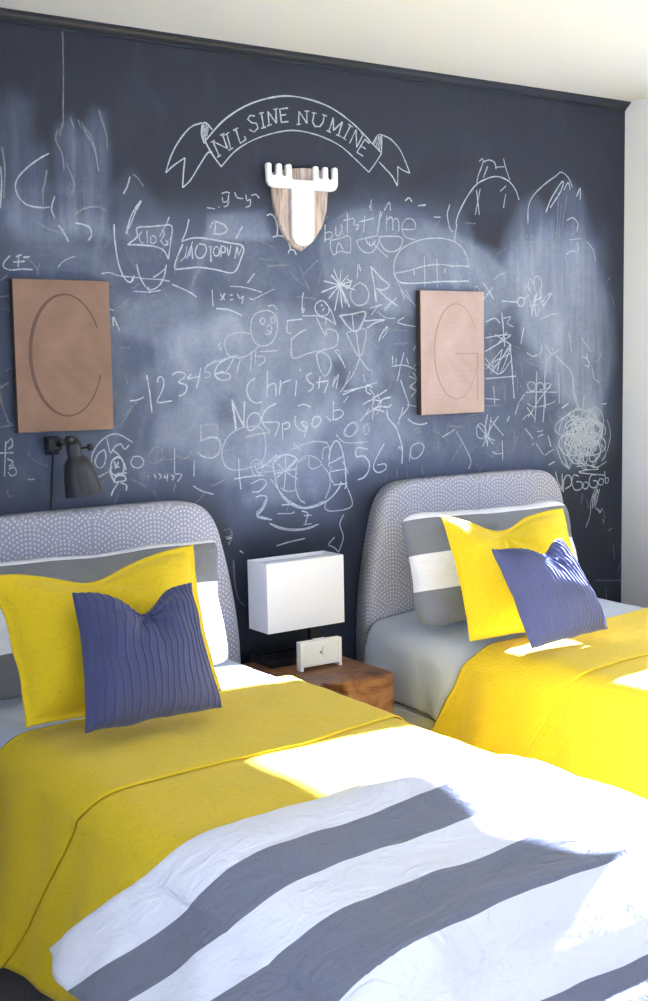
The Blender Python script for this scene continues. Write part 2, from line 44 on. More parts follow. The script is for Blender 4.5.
('chalk_drawing','2,-36,1167,-45,1148,-29,1132,-7,1136,-1,1153,-15,1167,-36,1167;1,38,1190,18,1172,19,1148,40,1142,62,1153,65,1180,51,1195,38,1190;2,109,1186,106,1107;1,109,1182,125,1208,152,1211,167,1190,164,1163,141,1150,115,1162;2,207,1256,205,1204;1,207,1252,243,1256,266,1249,265,1213;2,205,1204,242,1214,274,1201,275,1173,249,1148,213,1152,191,1169;1,186,1174,250,1170,324,1170;2,178,1142,175,1092;2,172,1061,200,1043,245,1028;1,278,905,301,911,310,890,286,880'),
('chalk_writing','2,13,1104,15,1100;2,34,1108,41,1094;2,50,1109,60,1099,51,1091;2,73,1104,69,1094,82,1096;2,82,1107,79,1083;2,93,1100,104,1096,96,1084;2,108,1103,132,1100,116,1079'),
('chalk_writing','2,-401,1771,-419,1753,-422,1738,-403,1730,-372,1733,-335,1733;2,-384,1768,-366,1775;2,-375,1775,-379,1739;2,-362,1767,-340,1770;2,-393,1753,-358,1756;1,-437,1652,-398,1658;1,-410,1716,-435,1699;1,-423,1408,-450,1392;1,-456,1278,-407,1285;2,-441,1236,-450,1134;2,-460,1203,-420,1202;2,-439,1231,-423,1243,-422,1222,-435,1214;2,-439,1185,-422,1175,-435,1163,-419,1166;2,-436,1155,-418,1158,-414,1140,-430,1135,-438,1146;1,-443,1095,-440,1074,-424,1077'),
('chalk_drawing','2,440,994,428,970,406,949,466,925;2,456,913,494,893,554,880,614,882,656,893;2,483,835,533,843,598,849;2,761,916,744,883,759,838,737,786;2,722,842,695,818,716,807,737,788;1,283,884,311,885,296,858;1,313,807,316,732,328,673,351,645;2,290,877,309,880;2,338,833,352,824;1,219,621,237,623'),
('chalk_drawing','2,2022,927,1993,866,1988,811,1964,761;2,2032,912,2008,844;2,2058,830,2043,813,2033,835;2,2063,787,2068,769;1,2094,735,2119,743;1,2015,537,2188,516;1,2166,596,2151,548;1,2124,672,2133,614;1,2081,492,2088,448'),
('panel_seam','1,-211,2446,-214,2311,-222,2145')]  # seam between wall panels, drawn as a faint rubbed stroke
DUST=[
(0.47,0.1,0,[(-424, 1913), (-243, 1894), (-85, 1842), (120, 1912), (373, 1924), (603, 1854), (727, 1942), (962, 1988), (1210, 1966), (1501, 1852), (1707, 1935), (2037, 1910), (2090, 1109), (1817, 1004), (792, 1036), (704, 920), (342, 919), (251, 1009), (-466, 1066)]),
(0.3,0.05,1,[(-411, 2178), (-373, 2224), (-335, 2200), (-325, 2102), (-281, 2078), (-260, 1864), (-427, 1842)]),
(0.42,0.03,1,[(-238, 2138), (-199, 2176), (-169, 2138), (-118, 2206), (-90, 2195), (-81, 2093), (-92, 1842), (-246, 1836)]),
(0.25,0.03,0,[(-63, 1977), (-4, 2034), (54, 1969), (103, 1911), (118, 1835), (-86, 1827)]),
(0.35,0.012,0,[(252, 1925), (469, 1945), (493, 1850), (242, 1840)]),
(0.2,0.016,0,[(676, 1857), (727, 1932), (854, 1979), (962, 1995), (1118, 1972), (1257, 1922), (1401, 1867), (1526, 1779), (1576, 1668), (1399, 1555), (721, 1658)]),
(0.33,0.035,1,[(1603, 2023), (1681, 2064), (1760, 1994), (1803, 2090), (1868, 2125), (1934, 2079), (1980, 1946), (2020, 1823), (2108, 1674), (2134, 1433), (2043, 1193), (1816, 1281), (1602, 1555), (1541, 1816), (1552, 1928)]),
(0.3,0.04,0,[(71, 1526), (403, 1654), (719, 1590), (755, 1317), (584, 1085), (309, 1070), (59, 1214)]),
(0.25,0.05,0,[(589, 1288), (973, 1309), (1107, 1160), (793, 1071), (581, 983), (383, 998)]),
(0.2,0.04,0,[(-60, 1648), (147, 1682), (345, 1621), (361, 1525), (141, 1510), (-47, 1558)]),
(0.25,0.03,0,[(718, 1556), (898, 1591), (929, 1346), (777, 1368)]),
(0.22,0.03,0,[(1816, 1242), (2043, 1233), (2079, 1028), (1873, 1000), (1789, 1085)]),
(-0.25,0.02,0,[(1353, 1973), (1501, 1970), (1501, 1852), (1377, 1866)]),
(-0.25,0.03,0,[(82, 1355), (128, 1369), (134, 1322), (91, 1307)]),
(-0.3,0.03,0,[(261, 1333), (325, 1347), (334, 1265), (270, 1252)]),
(-0.25,0.025,0,[(708, 1455), (779, 1454), (790, 1367), (714, 1352)]),
(-0.22,0.03,0,[(1474, 1536), (1602, 1593), (1602, 1479), (1499, 1367)])]
SILL1,HEAD1,SILL2,HEAD2=.80,2.0,.80,2.05
TAN=.55
SKY=6.0
SKYC=(.76,.88,1.15,1)
SUN=130.0
SUNC=(.80,.92,1.36)
EXPO=0.0

# ------------------------------------------------------------------ helpers
def link(name,me,parent=None,loc=None):
    o=D.objects.new(name,me); COL.objects.link(o)
    if parent is not None: o.parent=parent
    if loc is not None: o.location=loc
    return o
def mesh(name,V,F,mats,parent=None,smooth=False,uv=None,mi=None):
    me=D.meshes.new(name); me.from_pydata([tuple(v) for v in V],[],F)
    for m in (mats if isinstance(mats,(list,tuple)) else [mats]): me.materials.append(m)
    if mi is not None: me.polygons.foreach_set('material_index',mi)
    if smooth: me.polygons.foreach_set('use_smooth',[True]*len(me.polygons))
    if uv is not None:
        L=me.uv_layers.new(name='UVMap'); li=np.zeros(len(me.loops),dtype=np.int32); me.loops.foreach_get('vertex_index',li)
        L.data.foreach_set('uv',np.asarray(uv,dtype=np.float32)[li].ravel())
    me.update()
    return link(name,me,parent)
def bmobj(name,bm,mats,parent=None,smooth=False,fix=True):
    if fix: bmesh.ops.recalc_face_normals(bm,faces=bm.faces[:])
    me=D.meshes.new(name); bm.to_mesh(me); bm.free()
    for m in (mats if isinstance(mats,(list,tuple)) else [mats]): me.materials.append(m)
    if smooth: me.polygons.foreach_set('use_smooth',[True]*len(me.polygons))
    return link(name,me,parent)
def tag(o,label,cat,group=None):
    o['label']=label; o['category']=cat
    if group: o['group']=group
    return o
def struct(o): o['kind']='structure'; return o
def empty(name,loc,label,cat,group=None):
    o=D.objects.new(name,None); o.empty_display_size=.05; COL.objects.link(o); o.location=loc
    return tag(o,label,cat,group)
def add_box(bm,a,b,bev=0,seg=2):
    r=bmesh.ops.create_cube(bm,size=1.0); vs=r['verts']
    for v in vs: v.co=Vector([(a[i]+b[i])/2+v.co[i]*(b[i]-a[i]) for i in range(3)])
    if bev:
        es=list({e for v in vs for e in v.link_edges})
        bmesh.ops.bevel(bm,geom=es,offset=bev,segments=seg,profile=.5,affect='EDGES',clamp_overlap=True)
    return bm
def box(name,a,b,m,parent=None,bev=0,seg=2):
    bm=bmesh.new(); add_box(bm,a,b,bev,seg); return bmobj(name,bm,m,parent)
def add_prism(bm,poly,y0,y1,bev=0,seg=3):
    """polygon in x,z extruded from y0 (back) to y1 (front, smaller y)"""
    vb=[bm.verts.new((x,y0,z)) for x,z in poly]; vf=[bm.verts.new((x,y1,z)) for x,z in poly]
    n=len(poly); bm.faces.new(vb); ff=bm.faces.new(vf)
    for i in range(n): bm.faces.new((vb[i],vb[(i+1)%n],vf[(i+1)%n],vf[i]))
    if bev:
        bmesh.ops.recalc_face_normals(bm,faces=bm.faces[:])
        bmesh.ops.bevel(bm,geom=list(ff.edges),offset=bev,segments=seg,profile=.5,affect='EDGES',clamp_overlap=True)
def add_tube(bm,pts,r,n=10,cap=True):
    pts=[Vector(p) for p in pts]; rings=[]
    rr=r if isinstance(r,(list,tuple)) else [r]*len(pts)
    up=Vector((0,0,1))
    for i,p in enumerate(pts):
        t=(pts[min(i+1,len(pts)-1)]-pts[max(i-1,0)]).normalized()
        a=t.cross(up)
        if a.length<.05: a=t.cross(Vector((1,0,0)))
        a.normalize(); b=t.cross(a)
        rings.append([bm.verts.new(p+rr[i]*(a*math.cos(2*PI*k/n)+b*math.sin(2*PI*k/n))) for k in range(n)])
    for i in range(len(rings)-1):
        for k in range(n): bm.faces.new((rings[i][k],rings[i][(k+1)%n],rings[i+1][(k+1)%n],rings[i+1][k]))
    if cap: bm.faces.new(rings[0]); bm.faces.new(rings[-1])
def add_lathe(bm,prof,origin,axis,n=40):
    """prof: (radius, distance along axis)"""
    o=Vector(origin); ax=Vector(axis).normalized(); a=ax.cross(Vector((0,1,0))).normalized(); b=ax.cross(a)
    rings=[]
    for r,d in prof:
        rings.append([bm.verts.new(o+ax*d+max(r,1e-4)*(a*math.cos(2*PI*k/n)+b*math.sin(2*PI*k/n))) for k in range(n)])
    for i in range(len(rings)-1):
        for k in range(n): bm.faces.new((rings[i][k],rings[i][(k+1)%n],rings[i+1][(k+1)%n],rings[i+1][k]))
def lerp(a,b,t): return a+(b-a)*t
def sm(a,b,x):
    t=min(1,max(0,(x-a)/(b-a))); return t*t*(3-2*t)
def nz(x,y,z,s): return noise.noise(Vector((x*s,y*s,z*s)))
# ------------------------------------------------------------------ materials
class NT:
    def __init__(s,name):
        s.m=D.materials.new(name); s.m.use_nodes=True; s.t=s.m.node_tree; s.n=s.t.nodes; s.l=s.t.links
        s.b=s.n['Principled BSDF']; s.out=s.n['Material Output']
    def node(s,t,**k):
        n=s.n.new(t)
        for a,b in k.items(): setattr(n,a,b)
        return n
    def set(s,sock,v):
        if hasattr(v,'is_linked') or isinstance(v,bpy.types.NodeSocket): s.l.new(v,sock)
        else: sock.default_value=v
    def math(s,op,a,b=None,c=None,clamp=False):
        n=s.node('ShaderNodeMath',operation=op); n.use_clamp=clamp
        s.set(n.inputs[0],a)
        if b is not None: s.set(n.inputs[1],b)
        if c is not None: s.set(n.inputs[2],c)
        return n.outputs[0]
    def mix(s,f,a,b,blend='MIX'):
        n=s.node('ShaderNodeMix',data_type='RGBA',blend_type=blend)
        s.set(n.inputs[0],f); s.set(n.inputs[6],a); s.set(n.inputs[7],b); return n.outputs[2]
    def coord(s,kind='Object'): return s.node('ShaderNodeTexCoord').outputs[kind]
    def mapping(s,v,scale=(1,1,1),rot=(0,0,0),loc=(0,0,0)):
        n=s.node('ShaderNodeMapping'); s.l.new(v,n.inputs[0]); n.inputs[1].default_value=loc; n.inputs[2].default_value=rot; n.inputs[3].default_value=scale; return n.outputs[0]
    def noise(s,v,scale,detail=3,rough=.5,dist=0):
        n=s.node('ShaderNodeTexNoise'); 
        if v is not None: s.l.new(v,n.inputs['Vector'])
        n.inputs['Scale'].default_value=scale; n.inputs['Detail'].default_value=detail; n.inputs['Roughness'].default_value=rough; n.inputs['Distortion'].default_value=dist
        return n.outputs['Fac']
    def ramp(s,f,stops,interp='LINEAR'):
        n=s.node('ShaderNodeValToRGB'); n.color_ramp.interpolation=interp; e=n.color_ramp.elements
        while len(e)<len(stops): e.new(.5)
        for i,(p,c) in enumerate(stops): e[i].position=p; e[i].color=(c if len(c)==4 else (*c,1))
        s.l.new(f,n.inputs[0]); return n.outputs[0]
    def bump(s,h,strength=.3,dist=.01,prev=None):
        n=s.node('ShaderNodeBump'); n.inputs['Strength'].default_value=strength; n.inputs['Distance'].default_value=dist
        s.l.new(h,n.inputs['Height'])
        if prev is not None: s.l.new(prev,n.inputs['Normal'])
        s.l.new(n.outputs[0],s.b.inputs['Normal']); return n.outputs[0]
    def base(s,c,rough=.6,metal=0,sheen=0,spec=.5):
        s.set(s.b.inputs['Base Color'],c if not isinstance(c,tuple) else (*c,1)); s.set(s.b.inputs['Roughness'],rough); s.b.inputs['Metallic'].default_value=metal
        s.b.inputs['Sheen Weight'].default_value=sheen; s.b.inputs['Specular IOR Level'].default_value=spec
        return s
def rgb(r,g,b):
    f=lambda c:(c/255/12.92 if c/255<=.04045 else ((c/255+.055)/1.055)**2.4)
    return (f(r),f(g),f(b))
def simple(name,c,rough=.6,metal=0,sheen=0,spec=.5,bs=0,bstr=.2,bd=.002):
    k=NT(name); k.base(c,rough,metal,sheen,spec)
    if bs: k.bump(k.noise(k.coord(),bs,4),bstr,bd)
    return k.m
M={}
M['wall_white']=simple('white_wall_paint',(.84,.835,.84),.8,bs=260,bstr=.15,bd=.002)
M['ceiling']=simple('ceiling_paint',(.69,.70,.735),.85,bs=120,bstr=.2,bd=.003)
M['trim_white']=simple('white_trim_paint',(.75,.75,.74),.4)
M['white_metal']=simple('white_painted_metal',(.72,.72,.70),.35)
M['crown']=simple('charcoal_crown_paint',(.009,.013,.025),.5)
M['black']=simple('black_lacquer',(.006,.006,.008),.35)
M['lamp_metal']=simple('dark_grey_metal',(.024,.025,.028),.45)
M['black_metal']=simple('black_metal',(.006,.006,.007),.45)
M['cable']=simple('black_rubber',(.006,.006,.008),.6)
M['moose']=simple('white_gloss_acrylic',(.86,.86,.86),.3)
M['clock_case']=simple('white_clock_plastic',(.82,.82,.82),.35)
M['clock_dial']=simple('clock_dial_white',(.78,.79,.79),.5)
M['clock_hand']=simple('clock_hand_grey',(.25,.25,.26),.4)
M['mattress']=simple('mattress_fabric',(.7,.7,.7),.9,bs=300)
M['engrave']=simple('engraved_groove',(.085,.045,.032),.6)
M['engrave_lit']=simple('engraved_groove_lit',(.27,.17,.125),.6)  # groove colour lightened to go with the panel painted as lit
def glass():
    k=NT('window_glass'); t=k.node('ShaderNodeBsdfTransparent'); g=k.node('ShaderNodeBsdfGlossy'); g.inputs['Roughness'].default_value=0
    f=k.node('ShaderNodeFresnel'); x=k.node('ShaderNodeMixShader'); k.l.new(f.outputs[0],x.inputs[0]); k.l.new(t.outputs[0],x.inputs[1]); k.l.new(g.outputs[0],x.inputs[2])
    k.l.new(x.outputs[0],k.out.inputs['Surface']); return k.m
M['glass']=glass()
def chalkboard():
    k=NT('chalkboard_paint'); co=k.coord()
    a=k.node('ShaderNodeAttribute',attribute_name='dust').outputs['Fac']; st=k.node('ShaderNodeAttribute',attribute_name='streak').outputs['Fac']
    n1=k.noise(co,3.2,6,.62,1.2); n2=k.noise(k.mapping(co,(1,1,.45),(0,.6,0)),7,5,.6,.8)
    n3=k.noise(k.mapping(co,(30,1,2.2)),1.3,4,.6,.3); n4=k.noise(co,60,3,.6)
    v=k.math('ADD',.28,k.math('ADD',k.math('MULTIPLY',n1,.6),k.math('MULTIPLY',n2,.5)))          # ~0.8
    v=k.math('MULTIPLY',a,v)
    s=k.math('MULTIPLY',st,k.math('MULTIPLY',n3,1.9)); v=k.math('ADD',v,s)
    v=k.math('ADD',v,k.math('MULTIPLY',k.math('SUBTRACT',n2,.56,clamp=True),.25))
    v=k.math('MULTIPLY',v,k.math('ADD',.82,k.math('MULTIPLY',n4,.36)),clamp=True)
    c=k.ramp(v,[(0,(.0115,.0142,.025)),(.4,(.080,.102,.155)),(1,(.29,.33,.42))])
    k.base(c,k.ramp(v,[(0,(.55,.55,.55)),(.4,(.85,.85,.85))]),0,0,.35)
    k.bump(n4,.06,.002); return k.m
M['chalkboard']=chalkboard()
def chalk(name,al,sc):
    k=NT(name); n=k.noise(k.coord(),sc,3,.7)
    f=k.math('MULTIPLY',k.ramp(n,[(.30,(.35,.35,.35)),(.62,(1,1,1))]),al,clamp=True)
    k.base((.58,.64,.72),.95,0,0,.1)
    k.set(k.b.inputs['Alpha'],f); return k.m
M['chalk3']=chalk('chalk_firm',.92,330); M['chalk2']=chalk('chalk_soft',.80,300); M['chalk1']=chalk('chalk_rubbed',.34,240)
def carpet():
    k=NT('grey_carpet'); co=k.coord(); n=k.noise(co,170,4,.7); n2=k.noise(co,14,3)
    c=k.mix(k.math('MULTIPLY',n2,.5),k.ramp(n,[(.3,(.055,.048,.045)),(.7,(.30,.265,.25))]),(.12,.11,.11,1))
    k.base(c,.95,0,.2,.1); k.bump(n,.9,.012); return k.m
M['carpet']=carpet()
def headfabric():
    """grey upholstery printed with dotted overlapping arches"""
    k=NT('dotted_arch_fabric'); g=k.node('ShaderNodeNewGeometry'); sp=k.node('ShaderNodeSeparateXYZ'); k.l.new(k.coord(),sp.inputs[0]); X,Y,Zc=sp.outputs
    R=.105; H=R*.5
    u=k.math('ADD',X,k.math('MULTIPLY',Y,k.math('SIGN',X))); w=k.math('ADD',Zc,3.0)
    t=k.math('DIVIDE',w,H); j=k.math('FLOOR',t); fr=k.math('SUBTRACT',t,j)
    def cand(off):   # row index j-off, height above the row centre
        row=k.math('SUBTRACT',j,float(off)); par=k.math('MULTIPLY',k.math('MODULO',row,2.0),R)
        d=k.math('MULTIPLY',k.math('ADD',fr,float(off)),H)
        q=k.math('DIVIDE',k.math('ADD',k.math('ADD',u,50*R),par),2*R)
        dx=k.math('MULTIPLY',k.math('SUBTRACT',k.math('FRACT',q),.5),2*R)
        r=k.math('SQRT',k.math('ADD',k.math('MULTIPLY',dx,dx),k.math('MULTIPLY',d,d)))
        return dx,d,r
    def dots(c):
        dx,d,r=c; dr=R/8.0
        rn=k.math('DIVIDE',r,dr); ri=k.math('FLOOR',rn); rf=k.math('SUBTRACT',k.math('SUBTRACT',rn,ri),.5)
        th=k.math('ARCTAN2',dx,d); cnt=k.math('MULTIPLY',k.math('ADD',ri,.5),1.0)
        af=k.math('SUBTRACT',k.math('FRACT',k.math('ADD',k.math('MULTIPLY',th,cnt),100.0)),.5)
        q=k.math('ADD',k.math('MULTIPLY',rf,rf),k.math('MULTIPLY',af,af))
        return k.math('SUBTRACT',1.0,k.math('DIVIDE',q,.10),clamp=True)
    c1,c2,c3=cand(1),cand(0),cand(-1)
    in1=k.math('LESS_THAN',c1[2],R); in2=k.math('LESS_THAN',c2[2],R)
    def sel(f,a,b): return k.math('ADD',k.math('MULTIPLY',f,a),k.math('MULTIPLY',k.math('SUBTRACT',1.0,f),b))
    m=sel(in1,dots(c1),sel(in2,dots(c2),dots(c3)))
    m=k.math('MULTIPLY',m,2.2,clamp=True)
    c=k.mix(m,(.33,.33,.385,1),(.60,.595,.63,1))
    k.base(c,.9,0,.15,.2); k.bump(k.noise(k.coord(),700,2),.15,.001); return k.m
M['headboard']=headfabric()
def cloth_bump(k,co,fine=900,wr=9,wrs=.35,wrd=.01):
    n=k.noise(co,wr,4,.55,1.2)
    b=k.bump(n,wrs,wrd)
    return b
def quiltmat():
    k=NT('yellow_quilted_cotton'); uv=k.coord('UV')
    nn=k.node('ShaderNodeTexNoise'); k.l.new(uv,nn.inputs['Vector']); nn.inputs['Scale'].default_value=15; nn.inputs['Detail'].default_value=2
    vm=k.node('ShaderNodeVectorMath',operation='SCALE'); k.l.new(nn.outputs['Color'],vm.inputs[0]); vm.inputs['Scale'].default_value=.075
    ad=k.node('ShaderNodeVectorMath',operation='ADD'); k.l.new(uv,ad.inputs[0]); k.l.new(vm.outputs[0],ad.inputs[1])
    br=k.node('ShaderNodeTexBrick'); k.l.new(ad.outputs[0],br.inputs['Vector']); br.inputs['Scale'].default_value=1
    br.inputs['Brick Width'].default_value=.060; br.inputs['Row Height'].default_value=.027; br.inputs['Mortar Size'].default_value=.0012; br.inputs['Mortar Smooth'].default_value=1.0; br.offset=.37
    br.inputs['Color1'].default_value=(1,1,1,1); br.inputs['Color2'].default_value=(1,1,1,1); br.inputs['Mortar'].default_value=(0,0,0,1)
    vo=k.node('ShaderNodeTexVoronoi',feature='DISTANCE_TO_EDGE'); k.l.new(ad.outputs[0],vo.inputs['Vector']); vo.inputs['Scale'].default_value=34
    cr=k.math('MULTIPLY',vo.outputs['Distance'],5.0,clamp=True)
    h=k.math('ADD',k.math('MULTIPLY',br.outputs['Color'],.7),k.math('MULTIPLY',cr,.55))
    n=k.noise(uv,150,3)
    h=k.math('ADD',h,k.math('MULTIPLY',n,.25))
    c=k.mix(k.math('MULTIPLY',k.math('SUBTRACT',1.0,br.outputs['Fac']),1.0),(.61,.425,.009,1),(.70,.49,.010,1))
    k.base(c,.85,0,.12,.25); k.bump(h,.38,.0035); return k.m
M['yellow']=quiltmat()
def stripemat(name,stops,axis,scale,grey,white,bumpd=.006):
    k=NT(name); uv=k.coord('UV'); sp=k.node('ShaderNodeSeparateXYZ'); k.l.new(uv,sp.inputs[0])
    v=k.math('DIVIDE',sp.outputs[axis],scale)
    c=k.ramp(v,[(p,grey if g else white) for p,g in stops],'CONSTANT')
    k.base(c,.85,0,.1,.2)
    n=k.noise(k.mapping(uv,(1,1.6,1)),11,4,.5,1.6); n2=k.noise(uv,38,3,.5,1.0)
    k.bump(k.math('ADD',n,k.math('MULTIPLY',n2,.25)),.62,bumpd*3.0); return k.m
GREY=(.185,.195,.235); WHITE=(.82,.82,.85)
M['duvet']=stripemat('striped_duvet_cotton',[(0,0),(.205/1.6,1),(.330/1.6,0),(.462/1.6,1),(.640/1.6,0),(.80/1.6,1),(.94/1.6,0),(1.1/1.6,1),(1.25/1.6,0)],1,1.6,GREY,WHITE)
M['sham']=stripemat('striped_sham_cotton',[(0,1),(.125,0),(.27,1) ,(.27001,1)],1,1.0,(.165,.172,.182),WHITE)
def shammat():
    return stripemat('striped_pillow_cotton',[(0,1),(.115,0),(.235,1),(.358,0)],1,1.0,(.17,.178,.192),WHITE,.004)
M['sham']=shammat()
def sheetmat():
    k=NT('pale_grey_sheet'); co=k.coord(); n=k.noise(co,7,4,.5,1.4); n2=k.noise(co,24,3,.5,1)
    k.base((.54,.59,.67),.85,0,.1,.2); k.bump(k.math('ADD',n,k.math('MULTIPLY',n2,.3)),.5,.012); return k.m
M['sheet']=sheetmat()
def indigomat():
    k=NT('indigo_pleated_cotton'); uv=k.coord('UV'); k.base((.062,.070,.150),.85,0,.15,.2); k.bump(k.noise(uv,240,3),.25,.001); return k.m
M['indigo']=indigomat()
M['shade']=simple('white_linen_shade',(.84,.84,.86),.85,bs=500,bstr=.08,bd=.001)
M['shade_in']=simple('lampshade_diffuser',(.60,.61,.66),.7)
def copper(name,dark,lite):
    k=NT(name); co=k.coord(); n=k.noise(co,4.5,5,.6,.6); n2=k.noise(k.mapping(co,(3,1,40)),4,3)
    c=k.ramp(k.math('ADD',k.math('MULTIPLY',n,.8),k.math('MULTIPLY',n2,.2)),[(.32,dark),(.68,lite)])
    k.base(c,.5,.35,0,.4); k.bump(n2,.05,.001); return k.m
M['copper']=copper('copper_panel',(.175,.105,.070),(.255,.155,.108)); M['copper_lit']=copper('lit_copper_panel',(.31,.215,.17),(.42,.305,.25))  # same copper twice: stronger light on the second panel is put into its colour
M['copper_edge']=simple('dark_panel_edge',(.045,.03,.025),.6)
def barn():
    k=NT('weathered_shield_wood'); co=k.coord(); m=k.mapping(co,(26,8,2.2)); n=k.noise(m,2.4,6,.62,1.1); n2=k.noise(k.mapping(co,(90,10,6)),2,4)
    v=k.math('ADD',k.math('MULTIPLY',n,.75),k.math('MULTIPLY',n2,.25))
    c=k.ramp(v,[(.30,(.07,.045,.035)),(.40,(.26,.19,.15)),(.52,(.50,.41,.36)),(.75,(.66,.58,.53))]); k.base(c,.8); k.bump(v,.5,.006); return k.m
M['barn']=barn()
def rootwood():
    k=NT('reclaimed_root_wood'); co=k.coord(); n=k.noise(k.mapping(co,(2.5,4,6),(.3,.5,.2)),2.2,5,.6,2.4); n2=k.noise(k.mapping(co,(6,30,40),(.2,.4,0)),2,4,.6,.8)
    v=k.math('ADD',k.math('MULTIPLY',n,.7),k.math('MULTIPLY',n2,.3))
    c=k.ramp(v,[(.30,(.045,.016,.008)),(.42,(.13,.050,.022)),(.55,(.235,.105,.045)),(.72,(.34,.18,.085))]); k.base(c,.45,0,0,.4); k.bump(v,.4,.006); return k.m
M['root']=rootwood()
# ------------------------------------------------------------------ the room
XL,XR,YF,HC=-2.75,2.176,-4.9,2.453
floor=struct(box('floor',(XL-.1,YF-.1,-.1),(XR+.1,.1,0),M['carpet']))
ceil=struct(box('ceiling',(XL-.1,YF-.1,HC),(XR+.1,.1,HC+.1),M['ceiling']))
def poly_sd(px,pz,P):
    d=np.full(px.shape,1e9); ins=np.zeros(px.shape,bool); n=len(P)
    for i in range(n):
        x0,z0=P[i]; x1,z1=P[(i+1)%n]; ex,ez=x1-x0,z1-z0; wx,wz=px-x0,pz-z0
        t=np.clip((wx*ex+wz*ez)/(ex*ex+ez*ez+1e-12),0,1); d=np.minimum(d,(wx-ex*t)**2+(wz-ez*t)**2)
        c=((z0>pz)!=(z1>pz))&(px<(x1-x0)*(pz-z0)/(z1-z0+1e-12)+x0); ins^=c
    d=np.sqrt(d); return np.where(ins,-d,d)
def make_wall_back():
    nx,nzz=370,245; xs=np.linspace(XL,XR,nx); zs=np.linspace(0,HC,nzz); gx,gz=np.meshgrid(xs,zs)
    V=np.stack([gx.ravel(),np.zeros(gx.size),gz.ravel()],1).tolist()
    F=[(j*nx+i,j*nx+i+1,(j+1)*nx+i+1,(j+1)*nx+i) for j in range(nzz-1) for i in range(nx-1)]
    b=len(V); V+=[(XL-.1,.003,0),(XR+.1,.003,0),(XR+.1,.003,HC),(XL-.1,.003,HC),(XL-.1,.12,0),(XR+.1,.12,0),(XR+.1,.12,HC),(XL-.1,.12,HC)]
    F+=[tuple(b+i for i in f) for f in [(0,3,2,1),(4,5,6,7),(0,1,5,4),(2,3,7,6),(1,2,6,5),(0,4,7,3)]]
    o=mesh('wall_back',V,F,M['chalkboard'])
    dust=np.zeros(gx.shape); streak=np.zeros(gx.shape)
    dust+=.04
    for s,so,stk,P in DUST:
        sd=poly_sd(gx,gz,[(a/1000,c/1000) for a,c in P]); t=np.clip(.5-sd/(2*so),0,1); t=t*t*(3-2*t)
        if stk: dust+=s*.25*t; streak+=s*.75*t
        else: dust+=s*t
    rr=random.Random(11)                      # hand wiped arcs of dust
    for i in range(60):
        cx,cz=rr.uniform(-.4,2.0),rr.uniform(1.05,1.85); R0=rr.uniform(.12,.5); a0=rr.uniform(0,6.28); da=rr.uniform(.5,1.2); w=rr.uniform(.012,.04)
        r=np.hypot(gx-cx,gz-cz); an=(np.arctan2(gz-cz,gx-cx)-a0+PI)%(2*PI)-PI
        dust+=rr.uniform(-.10,.16)*np.exp(-((r-R0)/w)**2)*np.clip(1-np.abs(an)/da,0,1)
    for nm,ar in (('dust',dust),('streak',streak)):
        at=o.data.attributes.new(nm,'FLOAT','POINT'); at.data.foreach_set('value',np.concatenate([np.clip(ar,0,2).ravel(),np.zeros(8)]).astype(np.float32))
    return struct(o)
wallb=make_wall_back()
def chalk_strokes():
    k=0
    rr=random.Random(2)
    for name,txt in CHALK:
        V,F,mi=[],[],[]
        for st in txt.split(';'):
            a=list(map(int,st.split(','))); lvl=a[0]; P=[Vector((a[i]/1000,a[i+1]/1000)) for i in range(1,len(a)-1,2)]
            if len(P)<2: continue
            Q=[]
            if len(P)==2 or name=='chalk_lettering': Q=[P[i].lerp(P[i+1],t/6) for i in range(len(P)-1) for t in range(6)]+[P[-1]]
            else:
                E=[2*P[0]-P[1]]+P+[2*P[-1]-P[-2]]
                for i in range(1,len(E)-2):
                    p0,p1,p2,p3=E[i-1:i+3]; n=max(3,min(8,int((p2-p1).length/.012)))
                    for q in range(n):
                        t=q/n; Q.append(.5*((2*p1)+(p2-p0)*t+(2*p0-5*p1+4*p2-p3)*t*t+(3*p1-p0-3*p2+p3)*t**3))
                Q.append(P[-1])
            w={3:.0024,2:.0021,1:.0028}[lvl]*rr.uniform(.85,1.2); y=-.0006-.00003*(k%25); k+=1
            b=len(V); n=len(Q)
            for i,p in enumerate(Q):
                t=(Q[min(i+1,n-1)]-Q[max(i-1,0)]); t=t.normalized() if t.length>1e-6 else Vector((1,0)); nn=Vector((-t.y,t.x))
                ww=w*(.75+.5*noise.noise(Vector((p.x*40,p.y*40,k))))+.0004
                V+=[(p.x+nn.x*ww,y,p.y+nn.y*ww),(p.x-nn.x*ww,y,p.y-nn.y*ww)]
                if i: F.append((b+2*i-2,b+2*i-1,b+2*i+1,b+2*i)); mi.append(3-lvl)
        mesh(name,V,F,[M['chalk3'],M['chalk2'],M['chalk1']],wallb,mi=mi)
def faint_marks():
    rr=random.Random(21)
    for grp in range(6):
        V,F=[],[]
        for i in range(40):
            x,z=rr.uniform(-.45,2.1),rr.uniform(1.0,1.95)
            if x<.45 and z>1.85: continue
            a=rr.uniform(0,6.28); L=rr.uniform(.02,.11); cv=rr.uniform(-14,14); P=[]; n=9
            for q in range(n): P.append(Vector((x,z))); x+=math.cos(a)*L/n; z+=math.sin(a)*L/n; a+=cv*L/n
            b=len(V); w=rr.uniform(.0012,.0026); y=-.0004-.00003*(i%5)
            for q,p in enumerate(P):
                t=(P[min(q+1,n-1)]-P[max(q-1,0)]).normalized(); V+=[(p.x-t.y*w,y,p.y+t.x*w),(p.x+t.y*w,y,p.y-t.x*w)]
                if q: F.append((b+2*q-2,b+2*q-1,b+2*q+1,b+2*q))
        mesh('chalk_rubbed_marks',V,F,M['chalk1'] if grp<5 else M['chalk2'],wallb)
chalk_strokes()
faint_marks()
